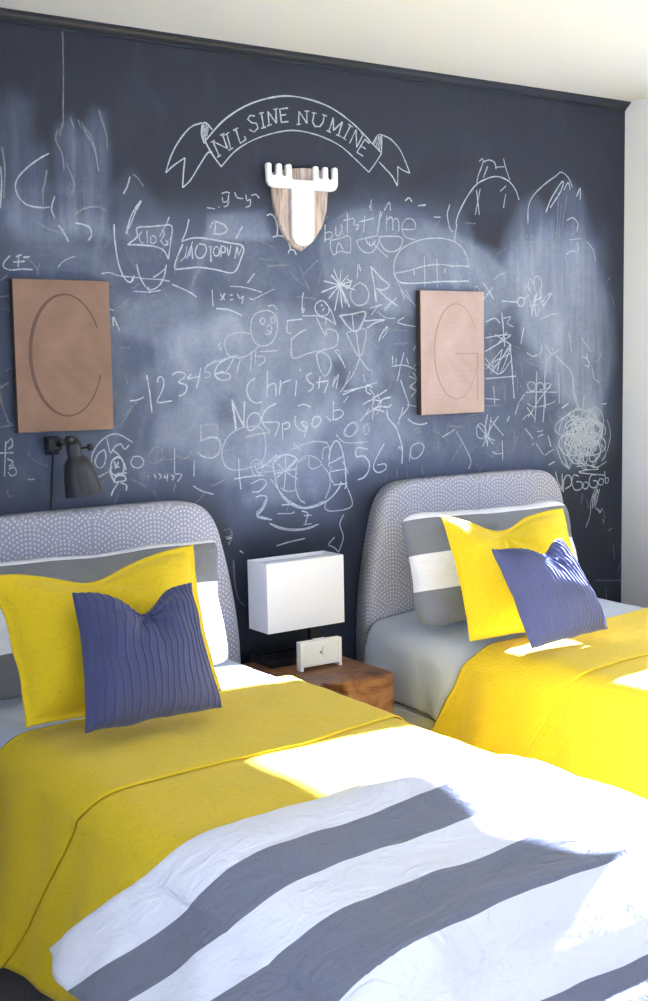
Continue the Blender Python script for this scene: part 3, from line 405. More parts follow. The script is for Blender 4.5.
# crown moulding painted the same dark colour, along the top of the chalk wall
def crown():
    prof=[(0,HC),(-.030,HC),(-.030,HC-.005),(-.024,HC-.009),(-.018,HC-.016),(-.010,HC-.022),(-.006,HC-.024),(-.006,HC-.030),(0,HC-.030)]
    V,F=[],[]
    for x in (XL,XR): V+=[(x,y,z) for y,z in prof]
    n=len(prof)
    for i in range(n): F.append((i,(i+1)%n,n+(i+1)%n,n+i))
    F+=[tuple(range(n)),tuple(range(2*n-1,n-1,-1))]
    bm=bmesh.new(); me=D.meshes.new('t'); me.from_pydata(V,[],F); bm.from_mesh(me); D.meshes.remove(me)
    return struct(bmobj('trim_1',bm,M['crown']))
crown()
W1=(-.68,-.37,1.66,HEAD1); W5=(-.925,-.735,1.20,1.62); W2=(-2.75,-1.160,SILL2,HEAD2)  # the two narrow openings are unseen slots, shaped to steer sun across the pillows
def wall_with_holes(name,axis,pos,th,a0,a1,holes,mat):
    """axis 'x': wall plane x=pos running along y; holes (a,b,z0,z1)"""
    bm=bmesh.new()
    def bx(a,b,z0,z1):
        if b-a<1e-4 or z1-z0<1e-4: return
        lo,hi=(min(pos,pos+th),max(pos,pos+th))
        if axis=='x': add_box(bm,(lo,a,z0),(hi,b,z1))
        else: add_box(bm,(a,lo,z0),(b,hi,z1))
    ys=sorted({a0,a1}|{h[0] for h in holes}|{h[1] for h in holes})
    for a,b in zip(ys,ys[1:]):
        zc=0
        for h in sorted([h for h in holes if h[0]<=a+1e-6 and h[1]>=b-1e-6],key=lambda h:h[2]): bx(a,b,zc,h[2]); zc=h[3]
        bx(a,b,zc,HC)
    return struct(bmobj(name,bm,mat))
wall_with_holes('wall_right','x',XR,.11,YF,0.0,[W1,W2,W5],M['wall_white'])
WL=(-4.5,-1.3,.60,2.20); WF=(-1.6,.5,.95,2.15)  # unseen openings added to let in fill skylight from the left and behind
wall_with_holes('wall_left','x',XL,-.11,YF,0.0,[WL],M['wall_white'])
wall_with_holes('wall_front','y',YF,-.11,XL-.1,XR+.1,[WF],M['wall_white'])
def window(name,axis,pos,th,h):
    a,b,z0,z1=h; fw=.012 if b-a<.5 else .035
    def B(bm,a_,b_,za,zb,d0,d1):
        lo,hi=min(pos+th*d0,pos+th*d1),max(pos+th*d0,pos+th*d1)
        if axis=='x': add_box(bm,(lo,a_,za),(hi,b_,zb))
        else: add_box(bm,(a_,lo,za),(b_,hi,zb))
    bm=bmesh.new()
    B(bm,a,a+fw,z0,z1,.55,.95); B(bm,b-fw,b,z0,z1,.55,.95); B(bm,a+fw,b-fw,z0,z0+fw,.55,.95); B(bm,a+fw,b-fw,z1-fw,z1,.55,.95)
    fr=struct(bmobj(name,bm,M['trim_white']))
    bm=bmesh.new(); B(bm,a+fw,b-fw,z0+fw,z1-fw,.70,.74); bmobj('pane',bm,M['glass'],fr)
    bm=bmesh.new(); B(bm,a-.04,b+.04,z0-.03,z0-.0005,-.25,.0); bmobj('window_sill',bm,M['trim_white'],fr)
window('sun_slot_upper','x',XR,.11,W1); window('window_2','x',XR,.11,W2); window('sun_slot_lower','x',XR,.11,W5); window('fill_window_left','x',XL,-.11,WL); window('fill_window_front','y',YF,-.11,WF)
struct(box('baseboard_right',(XR-.014,YF,0),(XR,-.001,.10),M['trim_white'],bev=.003))
struct(box('baseboard_back',(XL,-.014,0),(XR-.015,-.001,.10),M['crown'],bev=.003))
# ------------------------------------------------------------------ beds
MY0,MY1,MZ0,MZT=-.105,-2.10,.285,.540   # mattress
LB=(-.223,-.490,.392); RB=(1.307,-.522,.430)   # headboard centre x; mattress edges relative to it
def headboard_outline():
    R=[(.0,1.024),(.20,1.024),(.30,1.022),(.35,1.016),(.39,.997),(.42,.963),(.44,.92),(.452,.875),(.468,.81),(.482,.74),(.496,.66),(.505,.58),(.509,.50),(.510,.40),(.510,.06)]
    # resample smoothly
    pts=[]
    E=[(-.2,1.024)]+R+[(.51,-.1)]
    for i in range(1,len(E)-2):
        p0,p1,p2,p3=[Vector(e) for e in E[i-1:i+3]]
        for q in range(4):
            t=q/4; pts.append(.5*((2*p1)+(p2-p0)*t+(2*p0-5*p1+4*p2-p3)*t*t+(3*p1-p0-3*p2+p3)*t**3))
    pts.append(Vector(R[-1]))
    right=[(p.x,p.y) for p in pts if p.x>=0]
    return right+[(-x,z) for x,z in reversed(right) if x>1e-6]
def make_bed(bed,label):
    MHX0,MHX1=bed[1:]; r=empty('twin_bed',(bed[0],0,0),label,'bed','twin beds against the chalkboard wall')
    bm=bmesh.new(); add_prism(bm,headboard_outline(),-.012,-.095,.028,5); hb=bmobj('headboard',bm,M['headboard'],r,smooth=True)
    hb['label']='grey upholstered headboard printed with dotted arches'
    x0,x1=MHX0+.012,MHX1-.012
    for x in (x0,x1):
        box('side_rail',(x-.018,MY1,.225),(x+.018,-.097,.282),M['white_metal'],r,.004)
    box('foot_rail',(x0+.02,MY1-.02,.225),(x1-.02,MY1+.015,.282),M['white_metal'],r,.004)
    bm=bmesh.new()
    for i in range(11): 
        y=lerp(MY0-.08,MY1+.1,i/10); add_box(bm,(x0+.02,y-.035,.262),(x1-.02,y+.035,.2845))
    bmobj('slat_base',bm,M['white_metal'],r)
    for x in (x0,x1):
        for y in (-.16,MY1+.06): box('leg',(x-.022,y-.022,0),(x+.022,y+.022,.226),M['white_metal'],r,.004)
    box('mattress',(MHX0+.006,MY1,MZ0),(MHX1-.006,MY0,MZT-.012),M['mattress'],r,.05,5)
    return r
make_bed(LB,'twin bed with dotted grey headboard under the C panel, striped duvet on it')
make_bed(RB,'twin bed with dotted grey headboard under the G panel, nearest the white wall')
# cloth lying over a bed -------------------------------------------------
def drape(name,bed,rows,hemL,hemR,flL,flR,shift,mat,label,cat,amp=.004,ns=6,seed=0,rad=.07,nS=26,nC=9,nT=84,crown=.016,loftf=None,group=None,thick=.004,hemvar=None,skew=None,uvoff=0,trim=None):
    """rows: list of (y, offset, drop, v) along the bed from head to foot; cross-section hangs over both sides"""
    bx,MHX0,MHX1=bed; V=[];UV=[];
    ncol=2*nS+2*nC+nT+1
    for (y,o,drop,v) in rows:
        xl,xr,zt=bx+MHX0-o,bx+MHX1+o,MZT+o; r=rad+o*.6
        row=[]
        for c in range(ncol):
            hz=hemL+(hemvar(y) if hemvar else 0)
            aL=min(PI/2,math.atan2(zt-.5*r-hz,max(flL,1e-4))); aR=min(PI/2,math.atan2(zt-.5*r-hemR,max(flR,1e-4)))
            if c<nS:            # left drop, from hem up
                f=1-c/nS; xe,ze=xl+r-r*math.sin(aL),zt-r+r*math.cos(aL)
                z=lerp(ze,hz,f); x=xe-(ze-hz)/math.tan(aL)*f; df=.22+.78*f; side=-1
            elif c<nS+nC:
                g=1-(c-nS)/nC; x=xl+r-r*math.sin(aL*g); z=zt-r+r*math.cos(aL*g); df=.22*g**1.5; side=0
            elif c<=nS+nC+nT:
                f=(c-nS-nC)/nT; x=lerp(xl+r,xr-r,f); z=zt; df=0; side=0
            elif c<=nS+2*nC+nT:
                g=(c-nS-nC-nT)/nC; x=xr-r+r*math.sin(aR*g); z=zt-r+r*math.cos(aR*g); df=.22*g**1.5; side=0
            else:
                f=(c-nS-2*nC-nT)/nS; xe,ze=xr-r+r*math.sin(aR),zt-r+r*math.cos(aR)
                z=lerp(ze,hemR,f); x=xe+(ze-hemR)/math.tan(aR)*f; df=.22+.78*f; side=1
            fx=(x-(bx+MHX0))/(MHX1-MHX0); fx=min(1,max(0,fx))
            z+=crown*math.sin(PI*fx)**.7 if 0<fx<1 else 0
            yy=y+shift*df*(1 if c<nS+nC else .8)+(skew(fx) if skew else 0)
            if loftf: 
                dz=loftf(x-bx,yy,df); z+=dz
            if drop: z=min(z,max(zt-drop,min(hemL,.25)) + (z-zt if abs(side)==0 else 0)*.2) if side==0 else min(z,max(zt-drop-.05,hemL))
            w=amp*(noise.noise(Vector((x*ns+seed,yy*ns,z*ns)))+.5*noise.noise(Vector((x*ns*2.3+seed,yy*ns*2.3,z*ns*2.3+4))))
            if side==0: z+=w; x+=0
            else: x+=side*(w*2.2+ (.018*df*math.sin(yy*14+seed)+.008*df*math.sin(yy*31+seed*2)) )
            row.append((x,yy,z))
        V+=row
        # uv: arclength across
        s=0; 
        for c in range(ncol):
            if c: s+=(Vector(row[c])-Vector(row[c-1])).length
            UV.append((s,v+uvoff))
    nr=len(rows); F=[(j*ncol+i,j*ncol+i+1,(j+1)*ncol+i+1,(j+1)*ncol+i) for j in range(nr-1) for i in range(ncol-1)]
    o=mesh(name,V,F,mat,None,True,UV)
    bm=bmesh.new(); bm.from_mesh(o.data); bmesh.ops.recalc_face_normals(bm,faces=bm.faces[:])
    bm.faces.ensure_lookup_table()
    c=max(bm.faces,key=lambda f:f.calc_center_median().z)
    if c.normal.z<0: bmesh.ops.reverse_faces(bm,faces=bm.faces[:])
    bm.to_mesh(o.data); bm.free()
    if thick:
        md=o.modifiers.new('cloth_thickness','SOLIDIFY'); md.thickness=thick; md.offset=-1
    return tag(o,label,cat,group)
def frange(a,b,n): return [lerp(a,b,i/n) for i in range(n+1)]
def sheet_rows():
    R=[(-.100,.009,.0,0)]
    for y in frange(-.11,MY1+.01,90): R.append((y,.010,0,-y))
    return R
for bed,lab in ((LB,'pale grey fitted sheet on the bed under the C panel'),(RB,'pale grey sheet hanging down the side of the bed beside the nightstand')):
    drape('bed_sheet',bed,sheet_rows(),.300,.300,.004,.004,0,M['sheet'],lab,'sheet',.0022,5,3 if bed is LB else 9,group='pale grey bed sheets',thick=.002)
def quilt_rows(y0,seam):
    R=[]; v=0
    n=34
    for i in range(n+1):                       # upper, folded-back layer from its free edge to the head fold
        y=lerp(seam,y0+.012,i/n); R.append((y,.0255+.001*sm(.0,.15,i/n),0,v)); v+=abs(seam-y0)/n
    R.append((y0+.004,.0265,0,v)); v+=.01
    R.append((y0,.022,0,v)); v+=.008
    R.append((y0-.006,.018,0,v)); v+=.01
    for y in frange(y0-.02,MY1-.01,95): R.append((y,.0165,0,v+(y0-y)))
    vv=v+(y0-MY1)
    for d in frange(.01,.42,12): R.append((MY1-.022-.02*d,.0165,d,vv+d))
    return R
def qhem(y): return 0
for bed,y0,seam,hL,fl,sh,lab in ((LB,-.69,-1.185,.105,.080,.30,'mustard yellow quilt spread under the striped duvet, on the bed under the C panel'),
                    (RB,-.70,-1.10,.06,.085,.28,'bright yellow quilt folded back on the bed beside the white wall')):
    drape('yellow_quilt',bed,quilt_rows(y0,seam),hL,.08,fl,.03,sh,M['yellow'],lab,'quilt',.0035,7,1 if bed is LB else 6,group='yellow quilts on the twin beds',thick=.003,skew=(lambda fx:.07*sm(.55,1,fx)))
def duvet_loft(x,y,df):
    t=sm(-1.525,-1.66,y-.30*df)     # plump away from the edge
    b=.012*math.sin(x*5.0+y*3)+.012*noise.noise(Vector((x*4,y*5,2)))
    ridge=.028*math.exp(-((y-MY1+.09+.04*math.sin(x*6))/.06)**2)
    return max(0,1-df*1.5)*(t*(.024+b)*(1-.85*sm(.05,.38,x))+ridge)
def duvet_rows():
    R=[]; v=0; last=None
    prof=[(-1.540,.020,0),(-1.532,.026,0),(-1.534,.036,0),(-1.544,.044,0)]
    for y in frange(-1.56,MY1-.06,60): prof.append((y,.046,0))
    for d in frange(.0,.42,22):
        prof.append((MY1-.078-.012*sm(0,.02,d)+.02*d-.016*math.sin(d*40)*sm(.03,.12,d),.046,.006+d))
    for (y,o,d) in prof:
        if last: v+=math.hypot(y-last[0],(d-last[2]))+ (0 if d or last[2] else abs(o-last[1])*.2)
        R.append((y,o,d,v)); last=(y,o,d)
    return R
drape('striped_duvet',LB,duvet_rows(),.27,.22,.115,.05,.36,M['duvet'],'grey and white wide striped duvet folded across the foot of the near bed','duvet',.006,7,21,nT=110,loftf=duvet_loft,thick=.006,rad=.12)
# ------------------------------------------------------------------ pillows
def pillow(name,BL,BR,TR,TL,T,mat,label,group,dent=0,dentu=.5,dw=.16,pull=.035,flange=0,N=70,Nv=60,seed=0,pleat=0,wr=.006,back=.45,soft=.0,bottom=True,crease=.006):
    BL,BR,TR,TL=map(Vector,(BL,BR,TR,TL)); o0=(BL+BR)/2
    nrm=((BR-BL).cross(TL-BL)).normalized()      # points towards the viewer when BL->BR runs right and TL is up
    if nrm.y>0: nrm=-nrm
    W=((BR-BL).length+(TR-TL).length)/2; H=((TL-BL).length+(TR-BR).length)/2
    upv=((TL-BL)+(TR-BR)).normalized(); rv=((BR-BL)+(TR-TL)).normalized()
    def base(u,v):
        p=(BL*(1-u)+BR*u)*(1-v)+(TL*(1-u)+TR*u)*v
        # the sides draw in between the corners
        p=p+rv*pull*W*(math.sin(PI*v)*((1-u)**3-u**3))
        p=p+upv*pull*H*(math.sin(PI*u)*((1-v)**3*(.25 if bottom else 1)-v**3))
        cu,cv=2*u-1,2*v-1; q8=abs(cu)**7*abs(cv)**7; p=p-rv*(soft*W*q8*cu)-upv*(soft*H*q8*cv)
        e=max(abs(cu),abs(cv))**4; p=p+upv*(.006*e*noise.noise(Vector((u*5,v*5,seed+9))))+rv*(.005*e*noise.noise(Vector((u*5+7,v*5,seed))))
        if dent:
            g=math.exp(-((u-dentu)/dw)**2); p=p-upv*dent*g*v**2.2
        return p
    def th(u,v):
        fu,fv=flange/W,flange/H
        uu=(u-fu)/(1-2*fu); vv=(v-fv)/(1-2*fv)
        if not(0<uu<1 and 0<vv<1): return 0
        a,b=abs(2*uu-1),abs(2*vv-1)
        h=((1-a**2.6)*(1-b**2.6))**.55
        h*=1+.22*(1-vv)-.12*vv
        if dent: h*=1-.45*math.exp(-((u-dentu)/(dw*.9))**2)*sm(.45,1,v)
        return h
    V,UV=[],[]; front=[[None]*(N+1) for _ in range(Nv+1)]; backi=[[None]*(N+1) for _ in range(Nv+1)]
    for j in range(Nv+1):
        for i in range(N+1):
            u,v=i/N,j/Nv; p=base(u,v); h=th(u,v); P=p+nrm*(T*h)
            w=wr*(noise.noise(Vector((u*4+seed,v*4,seed)))+.6*noise.noise(Vector((u*9+seed,v*9,seed+5))))*min(1,h*2)
            if dent: # creases radiate from the dent
                an=math.atan2(v-.93,(u-dentu)*W/H); rr=math.hypot((u-dentu)*W/H,v-.93); w+=crease*math.sin(an*9+seed)*math.exp(-(rr/.4)**2)*min(1,h*2)
            if pleat:
                q=u*pleat+.9*noise.noise(Vector((u*2.5+seed,v*2.0,1.7)))+.35*noise.noise(Vector((u*7,v*5+seed,3)))
                if dent: q+=1.3*(u-dentu)*math.exp(-((u-dentu)/.25)**2)*v**2*2.0
                fr=q-math.floor(q); w+=.0042*(max(0,1-abs(fr-.5)/.17)**1.0)-.001
            P=P+nrm*w
            front[j][i]=len(V); V.append(P); UV.append((u*W,v*H))
    for j in range(Nv+1):
        for i in range(N+1):
            if i in(0,N) or j in(0,Nv): backi[j][i]=front[j][i]; continue
            u,v=i/N,j/Nv; backi[j][i]=len(V); V.append(base(u,v)-nrm*(T*back*th(u,v)+.0015)); UV.append((u*W,v*H))
    F=[]
    for j in range(Nv):
        for i in range(N):
            F.append((front[j][i],front[j][i+1],front[j+1][i+1],front[j+1][i])); F.append((backi[j][i],backi[j+1][i],backi[j+1][i+1],backi[j][i+1]))
    V=[v-o0 for v in V]
    o=mesh(name,V,F,mat,None,True,UV); o.location=o0
    bm=bmesh.new(); bm.from_mesh(o.data); bmesh.ops.recalc_face_normals(bm,faces=bm.faces[:]); bm.to_mesh(o.data); bm.free()
    return tag(o,label,'pillow',group)
PG='pillows on the twin beds'
gA,gB,gC='striped pillow shams against the headboards','yellow quilted pillow shams','indigo pleated throw pillows'
pillow('striped_pillow',(-.715,-.415,.588),(.065,-.413,.578),(.090,-.302,.941),(-.700,-.305,.938),.075,M['sham'],'grey and white striped pillow behind the mustard sham under the C panel',gA,pull=.03,seed=2,soft=.03,wr=.012)
pillow('striped_pillow',(.737,-.423,.580),(1.525,-.423,.572),(1.532,-.318,.940),(.750,-.314,.952),.10,M['sham'],'grey and white striped pillow leaning on the headboard nearest the white wall',gA,pull=.03,seed=6,soft=.05,wr=.013)
pillow('yellow_pillow',(-.707,-.775,.612),(-.180,-.775,.612),(-.156,-.600,.971),(-.722,-.610,.952),.072,M['yellow'],'mustard yellow quilted sham behind the indigo pillow on the striped-duvet bed',gB,dent=.045,dentu=.45,dw=.2,flange=.016,seed=8,pull=.03,N=90,Nv=70)
pillow('yellow_pillow',(.737,-.690,.592),(1.240,-.745,.592),(1.215,-.610,.955),(.738,-.553,.968),.078,M['yellow'],'bright yellow quilted sham behind the indigo pillow beside the white wall',gB,dent=.05,dentu=.42,dw=.22,flange=.016,seed=13,pull=.03,N=90,Nv=70,back=1.0)
pillow('indigo_pillow',(-.626,-.933,.622),(-.271,-.936,.620),(-.253,-.768,.904),(-.572,-.760,.916),.072,M['indigo'],'indigo pleated throw pillow in front of the mustard sham on the striped-duvet bed',gC,dent=.062,dentu=.53,dw=.17,seed=4,pull=.035,N=280,Nv=90,pleat=19,wr=.004)
pillow('indigo_pillow',(.765,-.930,.610),(1.120,-.895,.612),(1.030,-.785,.893),(.727,-.800,.892),.072,M['indigo'],'indigo pleated throw pillow leaning on the bright yellow sham beside the white wall',gC,dent=.030,dentu=.62,dw=.19,crease=.003,seed=9,pull=.035,N=280,Nv=90,pleat=19,wr=.004)
# ------------------------------------------------------------------ nightstand
def nightstand():
    r=empty('nightstand',(.415,-.305,0),'reddish brown reclaimed root wood block nightstand between the two beds','nightstand')
    x0,x1,y0,y1,zt=-.165,.179,-.200,.200,.4843
    n=56; rr=.014
    def surf(name):
        bm=bmesh.new(); add_box(bm,(x0,y0,0),(x1,y1,zt),.012,3); 
        bmesh.ops.subdivide_edges(bm,edges=[e for e in bm.edges if e.calc_length()>.1],cuts=44,use_grid_fill=True)
        for v in bm.verts:
            p=v.co; a=noise.noise(Vector((p.x*7,p.y*7+3,p.z*6)))+.5*noise.noise(Vector((p.x*17,p.y*17,p.z*14)))
            fr=sm(y0+.03,y0,p.y); 
            p.y+=fr*(.010*a+.008); 
            rt=sm(x1-.03,x1,p.x); p.x-=rt*(.006*a+.002)*(1-.6*sm(zt-.03,zt,p.z))
            # hollows and cracks in the front edge
            def pit(cx,cz,rx,rz,ang,d):
                c,s=math.cos(ang),math.sin(ang); X=(p.x-cx)*c+(p.z-cz)*s; Zz=-(p.x-cx)*s+(p.z-cz)*c
                return d*max(0,1-(X/rx)**2-(Zz/rz)**2)**.6
            if fr>.2: p.y+=pit(-.040,.455,.050,.016,-.45,.10)+pit(-.085,.470,.03,.014,.2,.08)+pit(.05,.38,.06,.01,.9,.012)+pit(.12,.30,.012,.10,.3,.015)+pit(-.09,.30,.05,.05,0,.03)
            if p.z>zt-.004: p.z-=.004*sm(y0+.06,y0,p.y)*(1+a)
        return bmobj(name,bm,M['root'],r,smooth=False)
    b=surf('wood_block')
    md=b.modifiers.new('soften','SMOOTH'); md.iterations=2; md.factor=.4
    b.data.polygons.foreach_set('use_smooth',[True]*len(b.data.polygons))
nightstand()
# ------------------------------------------------------------------ table lamp
def table_lamp():
    r=empty('table_lamp',(.4548,-.160,.4846),'table lamp with white rectangular shade and black base on the nightstand','lamp')
    r.rotation_euler=(0,0,0)
    lx0,lx1=-.1485,.1485; ly0,ly1=-.0583,.0583; z0,z1=.1085,.3335
    bm=bmesh.new(); t=.003
    # hollow shade: outer and inner skin joined at top and bottom
    def ring(a,z): return [bm.verts.new(p) for p in ((lx0+a,ly0+a,z),(lx1-a,ly0+a,z),(lx1-a,ly1-a,z),(lx0+a,ly1-a,z))]
    A,B,C,Dd=ring(0,z0),ring(0,z1),ring(t,z1),ring(t,z0)
    for P,Q in ((A,B),(B,C),(C,Dd),(Dd,A)):
        for i in range(4): bm.faces.new((P[i],P[(i+1)%4],Q[(i+1)%4],Q[i]))
    es=[e for e in bm.edges if abs(e.verts[0].co.z-e.verts[1].co.z)>.1]
    sh=bmobj('lamp_shade',bm,M['shade'],r)
    bm=bmesh.new(); add_box(bm,(lx0+.004,ly0+.004,z1-.014),(lx1-.004,ly1-.004,z1-.011)); bmobj('diffuser',bm,M['shade_in'],sh)
    bm=bmesh.new(); add_box(bm,(lx0+.02,-.004,z1-.011),(lx1-.02,.004,z1-.004)); bmobj('shade_bracket',bm,M['shade_in'],sh)
    # base plate with a raised rim
    bm=bmesh.new(); add_box(bm,(-.148,-.073,0),(.090,.062,.012),.002)
    for a,b in (((-.148,-.073,.012),(.090,-.066,.021)),((-.148,.055,.012),(.090,.062,.021)),((-.148,-.066,.012),(-.141,.055,.021)),((.083,-.066,.012),(.090,.055,.021))): add_box(bm,a,b)
    bmobj('base',bm,M['black'],r)
    bm=bmesh.new(); add_box(bm,(.045,-.012,.012),(.075,.012,z0+.10),.002); bmobj('stem',bm,M['black'],r)
    bm=bmesh.new(); add_lathe(bm,[(0,0),(.018,0),(.018,.03),(.028,.06),(.028,.09),(.0,.105)],(.06,0,z0+.05),(0,0,1),20); bmobj('bulb',bm,M['shade'],r,True)
table_lamp()
# ------------------------------------------------------------------ desk clock
def clock():
    r=empty('desk_clock',(.4335,-.318,.4845),'small white desk clock with two feet standing before the lamp base on the nightstand','clock')
    r.rotation_euler=(0,0,math.radians(-3))
    w,d,h=.0765,.026,.092; t=.011; q=.012
    bm=bmesh.new()
    add_box(bm,(-w,-d/2,0),(-w+t,d/2,h),.0015); add_box(bm,(w-t,-d/2,0),(w,d/2,h),.0015)
    add_box(bm,(-w+t,-d/2,h-t),(w-t,d/2,h),.0015); add_box(bm,(-w+t,-d/2,q),(w-t,d/2,q+t),.0015)
    bmobj('case',bm,M['clock_case'],r)
    bm=bmesh.new(); add_box(bm,(-w+t,-d/2+.004,q+t),(w-t,d/2,h-t)); bmobj('dial',bm,M['clock_dial'],r)
    c=(0.0,-d/2+.003,.053)
    for nm,ang,L,wd in (('hour_hand',2.4,.014,.0022),('minute_hand',.6,.020,.0016)):
        bm=bmesh.new(); dx,dz=math.sin(ang),math.cos(ang)
        P=[(c[0]-dz*wd-dx*.004,c[2]+dx*wd-dz*.004),(c[0]+dz*wd-dx*.004,c[2]-dx*wd-dz*.004),(c[0]+dz*wd*.4+dx*L,c[2]-dx*wd*.4+dz*L),(c[0]-dz*wd*.4+dx*L,c[2]+dx*wd*.4+dz*L)]
        add_prism(bm,P,c[1]+.0008,c[1]-.0004); bmobj(nm,bm,M['clock_hand'],r)
    bm=bmesh.new(); add_lathe(bm,[(0,0),(.0045,0),(.0045,.002),(0,.0022)],(c[0],c[1]+.0005,c[2]),(0,-1,.001),16); bmobj('hand_pivot',bm,M['clock_hand'],r)
    bm=bmesh.new(); add_box(bm,(-.022,-.006,h),(.022,.006,h+.004),.001); bmobj('snooze_button',bm,M['clock_case'],r)
clock()
# ------------------------------------------------------------------ copper letter panels
def ribbon(bm,pts,y,ws):
    P=[Vector((x,z)) for x,z in pts]; L=[]
    for i,p in enumerate(P):
        t=(P[min(i+1,len(P)-1)]-P[max(i-1,0)]).normalized(); n=Vector((-t.y,t.x)); w=ws[i]/2
        L.append((bm.verts.new((p.x+n.x*w,y,p.y+n.y*w)),bm.verts.new((p.x-n.x*w,y,p.y-n.y*w))))
    for i in range(len(L)-1): bm.faces.new((L[i][0],L[i][1],L[i+1][1],L[i+1][0]))
def ell(cx,cz,rx,rz,a0,a1,n=60): return [(cx+rx*math.cos(a),cz+rz*math.sin(a)) for a in frange(a0,a1,n)]
def panel(loc,rot,mat,emat,letter,label):
    w,h=.3012,.4435
    r=empty('copper_panel',loc,label,'wall art','copper letter panels'); r.rotation_euler=(0,-rot,0)
    bm=bmesh.new(); add_box(bm,(0,-.026,-h),(w,0,0),.0015); b=bmobj('panel_face',bm,[mat,M['copper_edge']],r)
    for p in b.data.polygons: p.material_index=0 if (abs(p.normal.y)>.5 or p.normal.z<-.5) else 1
    bm=bmesh.new(); add_box(bm,(.05,0,-h+.06),(w-.05,.008,-.06)); bmobj('backing',bm,M['copper_edge'],r)
    bm=bmesh.new(); y=-.0264
    if letter=='C':
        P=ell(.158,-.220,.112,.178,.47,2*PI-.34,90); W=[.0045+.0065*sm(-.2,1,-math.cos(a)) for a in frange(.47,2*PI-.34,90)]
        ribbon(bm,P,y,W)
        bmobj('engraved_letter',bm,emat,r)
    else:
        A=frange(.45,2*PI-.12,90); P=ell(.166,-.218,.103,.172,.45,2*PI-.12,90); W=[.004+.004*sm(-.2,1,-math.cos(a)) for a in A]; ribbon(bm,P,y,W)
        ribbon(bm,[(.160,-.226),(.267,-.226)],y,[.005,.005]); ribbon(bm,[(.268,-.223),(.268,-.398)],y-.0001,[.007,.0055])
        bmobj('engraved_letter',bm,emat,r)
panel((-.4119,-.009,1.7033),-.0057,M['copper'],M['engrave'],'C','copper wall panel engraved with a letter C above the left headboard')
panel((1.087,-.009,1.6947),0,M['copper_lit'],M['engrave_lit'],'G','copper wall panel engraved with a letter G above the right headboard')
# ------------------------------------------------------------------ moose plaque
def plaque():
    r=empty('moose_plaque',(.588,-.002,1.95),'wooden shield plaque with white moose head cutout under the chalk banner','wall plaque')
    px=lambda x,z,k:(-1.703+k*(x/1000+1.703)-.588,1.450+k*(z/1000-1.450)-1.95)
    S=[(478,2060),(507,2070),(553,2079),(600,2084),(643,2084),(677,2080),(699,2071),(697,2016),(689,1949),(671,1898),(633,1847),(586,1814),(552,1830),(524,1857),(496,1911),(481,1966),(477,2013)]
    bm=bmesh.new(); add_prism(bm,[px(x,z,1.00667) for x,z in S],.0015,-.012,.003,2); bmobj('shield',bm,M['barn'],r)
    Q=[(443,2080),(445,2085),(449,2088),(457,2088),(461,2086),(463,2081),(463,2056),(466,2051),(472,2049),(478,2051),(481,2056),(482,2080),(484,2085),(488,2088),(497,2088),(501,2086),(503,2081),(503,2056),(506,2051),(511,2049),(516,2051),(519,2056),(519,2081),(521,2086),(525,2088),(534,2089),(538,2087),(540,2082),(540,2048),(543,2043),(549,2041),(619,2042),(624,2044),(626,2050),(626,2082),(628,2087),(632,2089),(640,2089),(644,2087),(646,2082),(646,2057),(649,2051),(655,2049),(661,2051),(664,2057),(664,2082),(666,2087),(670,2089),(678,2089),(682,2087),(684,2082),(684,2057),(687,2051),(693,2049),(699,2051),(702,2057),(703,2083),(705,2087),(709,2090),(717,2090),(721,2087),(723,2082),(723,2042),(722,2031),(717,2021),(709,2014),(698,2011),(627,2011),(625,1876),(623,1862),(617,1848),(608,1838),(597,1832),(583,1829),(570,1830),(557,1833),(547,1841),(540,1852),(537,1866),(539,2011),(472,2011),(461,2013),(452,2018),(445,2029)]
    bm=bmesh.new(); add_prism(bm,[px(x,z,1.00846) for x,z in Q],-.015,-.026,.002,2); o=bmobj('moose_head',bm,M['moose'],r); o['label']='white moose head with two three-pointed antlers'
    box('standoff',(-.03,-.0152,-.06),(.03,-.0115,.03),M['moose'],r)
plaque()
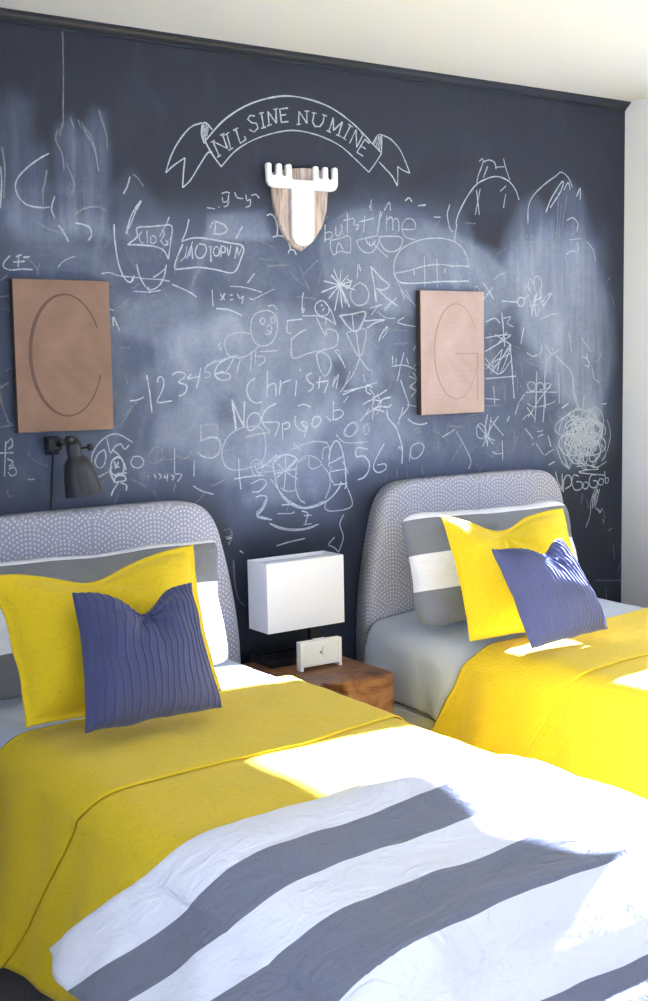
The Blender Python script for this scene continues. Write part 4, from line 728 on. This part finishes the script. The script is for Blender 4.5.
# ------------------------------------------------------------------ wall lamp
def wall_lamp():
    r=empty('wall_lamp',(-.30,0,1.20),'dark grey metal wall spotlight with bell shade under the C panel','lamp')
    def L(x,y,z): return (x+.30,y,z-1.20)
    bm=bmesh.new(); add_box(bm,L(-.325,-.018,1.19),L(-.283,-.0005,1.245),.004); bmobj('wall_bracket',bm,M['black_metal'],r)
    bm=bmesh.new(); add_tube(bm,[L(-.303,-.018,1.218),L(-.305,-.07,1.224),L(-.306,-.095,1.230),L(-.28,-.10,1.236)],.009,10); add_box(bm,L(-.335,-.066,1.205),L(-.293,-.036,1.242),.004)
    bmobj('arm',bm,M['black_metal'],r)
    top=Vector((-.277,-.10,1.226)); ax=Vector((.19,-.03,-.98)).normalized()
    bm=bmesh.new(); add_lathe(bm,[(0,-.004),(.012,-.003),(.019,.002),(.0205,.008),(.0215,.034),(.0225,.036),(.0225,.040),(.030,.047),(.037,.056),(.042,.070),(.047,.095),(.0525,.130),(.055,.148),(.0565,.152),(.0555,.1525),(.052,.148),(.049,.130),(.040,.072),(.028,.052),(.0,.05)],L(*top),ax,48)
    bmobj('lamp_shade',bm,M['lamp_metal'],r,True)
    e=Vector((top.x,top.y,top.z))+ax*.02
    bm=bmesh.new(); add_lathe(bm,[(0,0),(.003,0),(.003,.022),(.009,.024),(.0105,.028),(.0105,.036),(.008,.040),(0,.040)],L(e.x+.02,e.y,e.z+.004),(1,-.02,.05),18); bmobj('knob',bm,M['black_metal'],r,True)
    bm=bmesh.new(); add_tube(bm,[L(-.279,-.1,1.238),L(-.262,-.1,1.235),L(-.254,-.1,1.222)],.006,10); add_lathe(bm,[(0,-.012),(.012,-.012),(.013,.0),(.012,.012),(0,.012)],L(-.285,-.1,1.236),(0,1,.001),18); bmobj('swivel_joint',bm,M['black_metal'],r,True)
    bm=bmesh.new(); add_tube(bm,[L(-.318,-.045,1.21),L(-.312,-.035,1.18),L(-.312,-.02,1.12),L(-.313,-.012,1.06),L(-.316,-.005,.99),L(-.318,-.004,.70)],.0035,8); bmobj('cord',bm,M['cable'],r,True)
wall_lamp()
# ------------------------------------------------------------------ light
SC.world=D.worlds.new('daylight'); SC.world.use_nodes=True
bg=SC.world.node_tree.nodes['Background']; bg.inputs[0].default_value=SKYC; bg.inputs[1].default_value=SKY
def sun():
    l=D.lights.new('sun','SUN'); l.energy=SUN; l.angle=math.radians(.6); l.color=SUNC
    o=D.objects.new('sun',l); COL.objects.link(o); d=Vector((-1,.0,-TAN)).normalized(); o.rotation_euler=d.to_track_quat('-Z','Y').to_euler()
sun()
def portal(name,axis,pos,h,into):
    a,b,z0,z1=h; l=D.lights.new(name,'AREA'); l.shape='RECTANGLE'; l.size=b-a; l.size_y=z1-z0; l.cycles.is_portal=True
    o=D.objects.new(name,l); COL.objects.link(o); c=((a+b)/2,(z0+z1)/2)
    o.location=(pos,c[0],c[1]) if axis=='x' else (c[0],pos,c[1])
    o.rotation_euler=Vector(into).to_track_quat('-Z','Z').to_euler()
portal('window_portal','x',XR+.115,W1,(-1,0,0)); portal('window_portal','x',XR+.115,W2,(-1,0,0)); portal('window_portal','x',XR+.115,W5,(-1,0,0)); portal('window_portal','x',XL-.115,WL,(1,0,0)); portal('window_portal','y',YF-.115,WF,(0,1,0))
# ------------------------------------------------------------------ camera
cam=D.cameras.new('camera'); co=D.objects.new('camera',cam); COL.objects.link(co); SC.camera=co
cam.sensor_fit='VERTICAL'; cam.sensor_height=36; cam.sensor_width=36; cam.lens=36*1230.427/1001; cam.clip_start=.05; cam.clip_end=100
r=Vector((0.82398668,-0.56628355,-0.01920683)); u=Vector((0.07937613,0.08180216,0.99348268)); f=Vector((0.56102173,0.82014106,-0.11235328))
m=Matrix((r,u,-f)).transposed().to_4x4(); m.translation=Vector((-1.7030860,-3.4837662,1.4502708)); co.matrix_world=m
vs=SC.view_settings; vs.view_transform='Standard'; vs.look='None'; vs.gamma=1; vs.use_curve_mapping=False; vs.exposure=EXPO
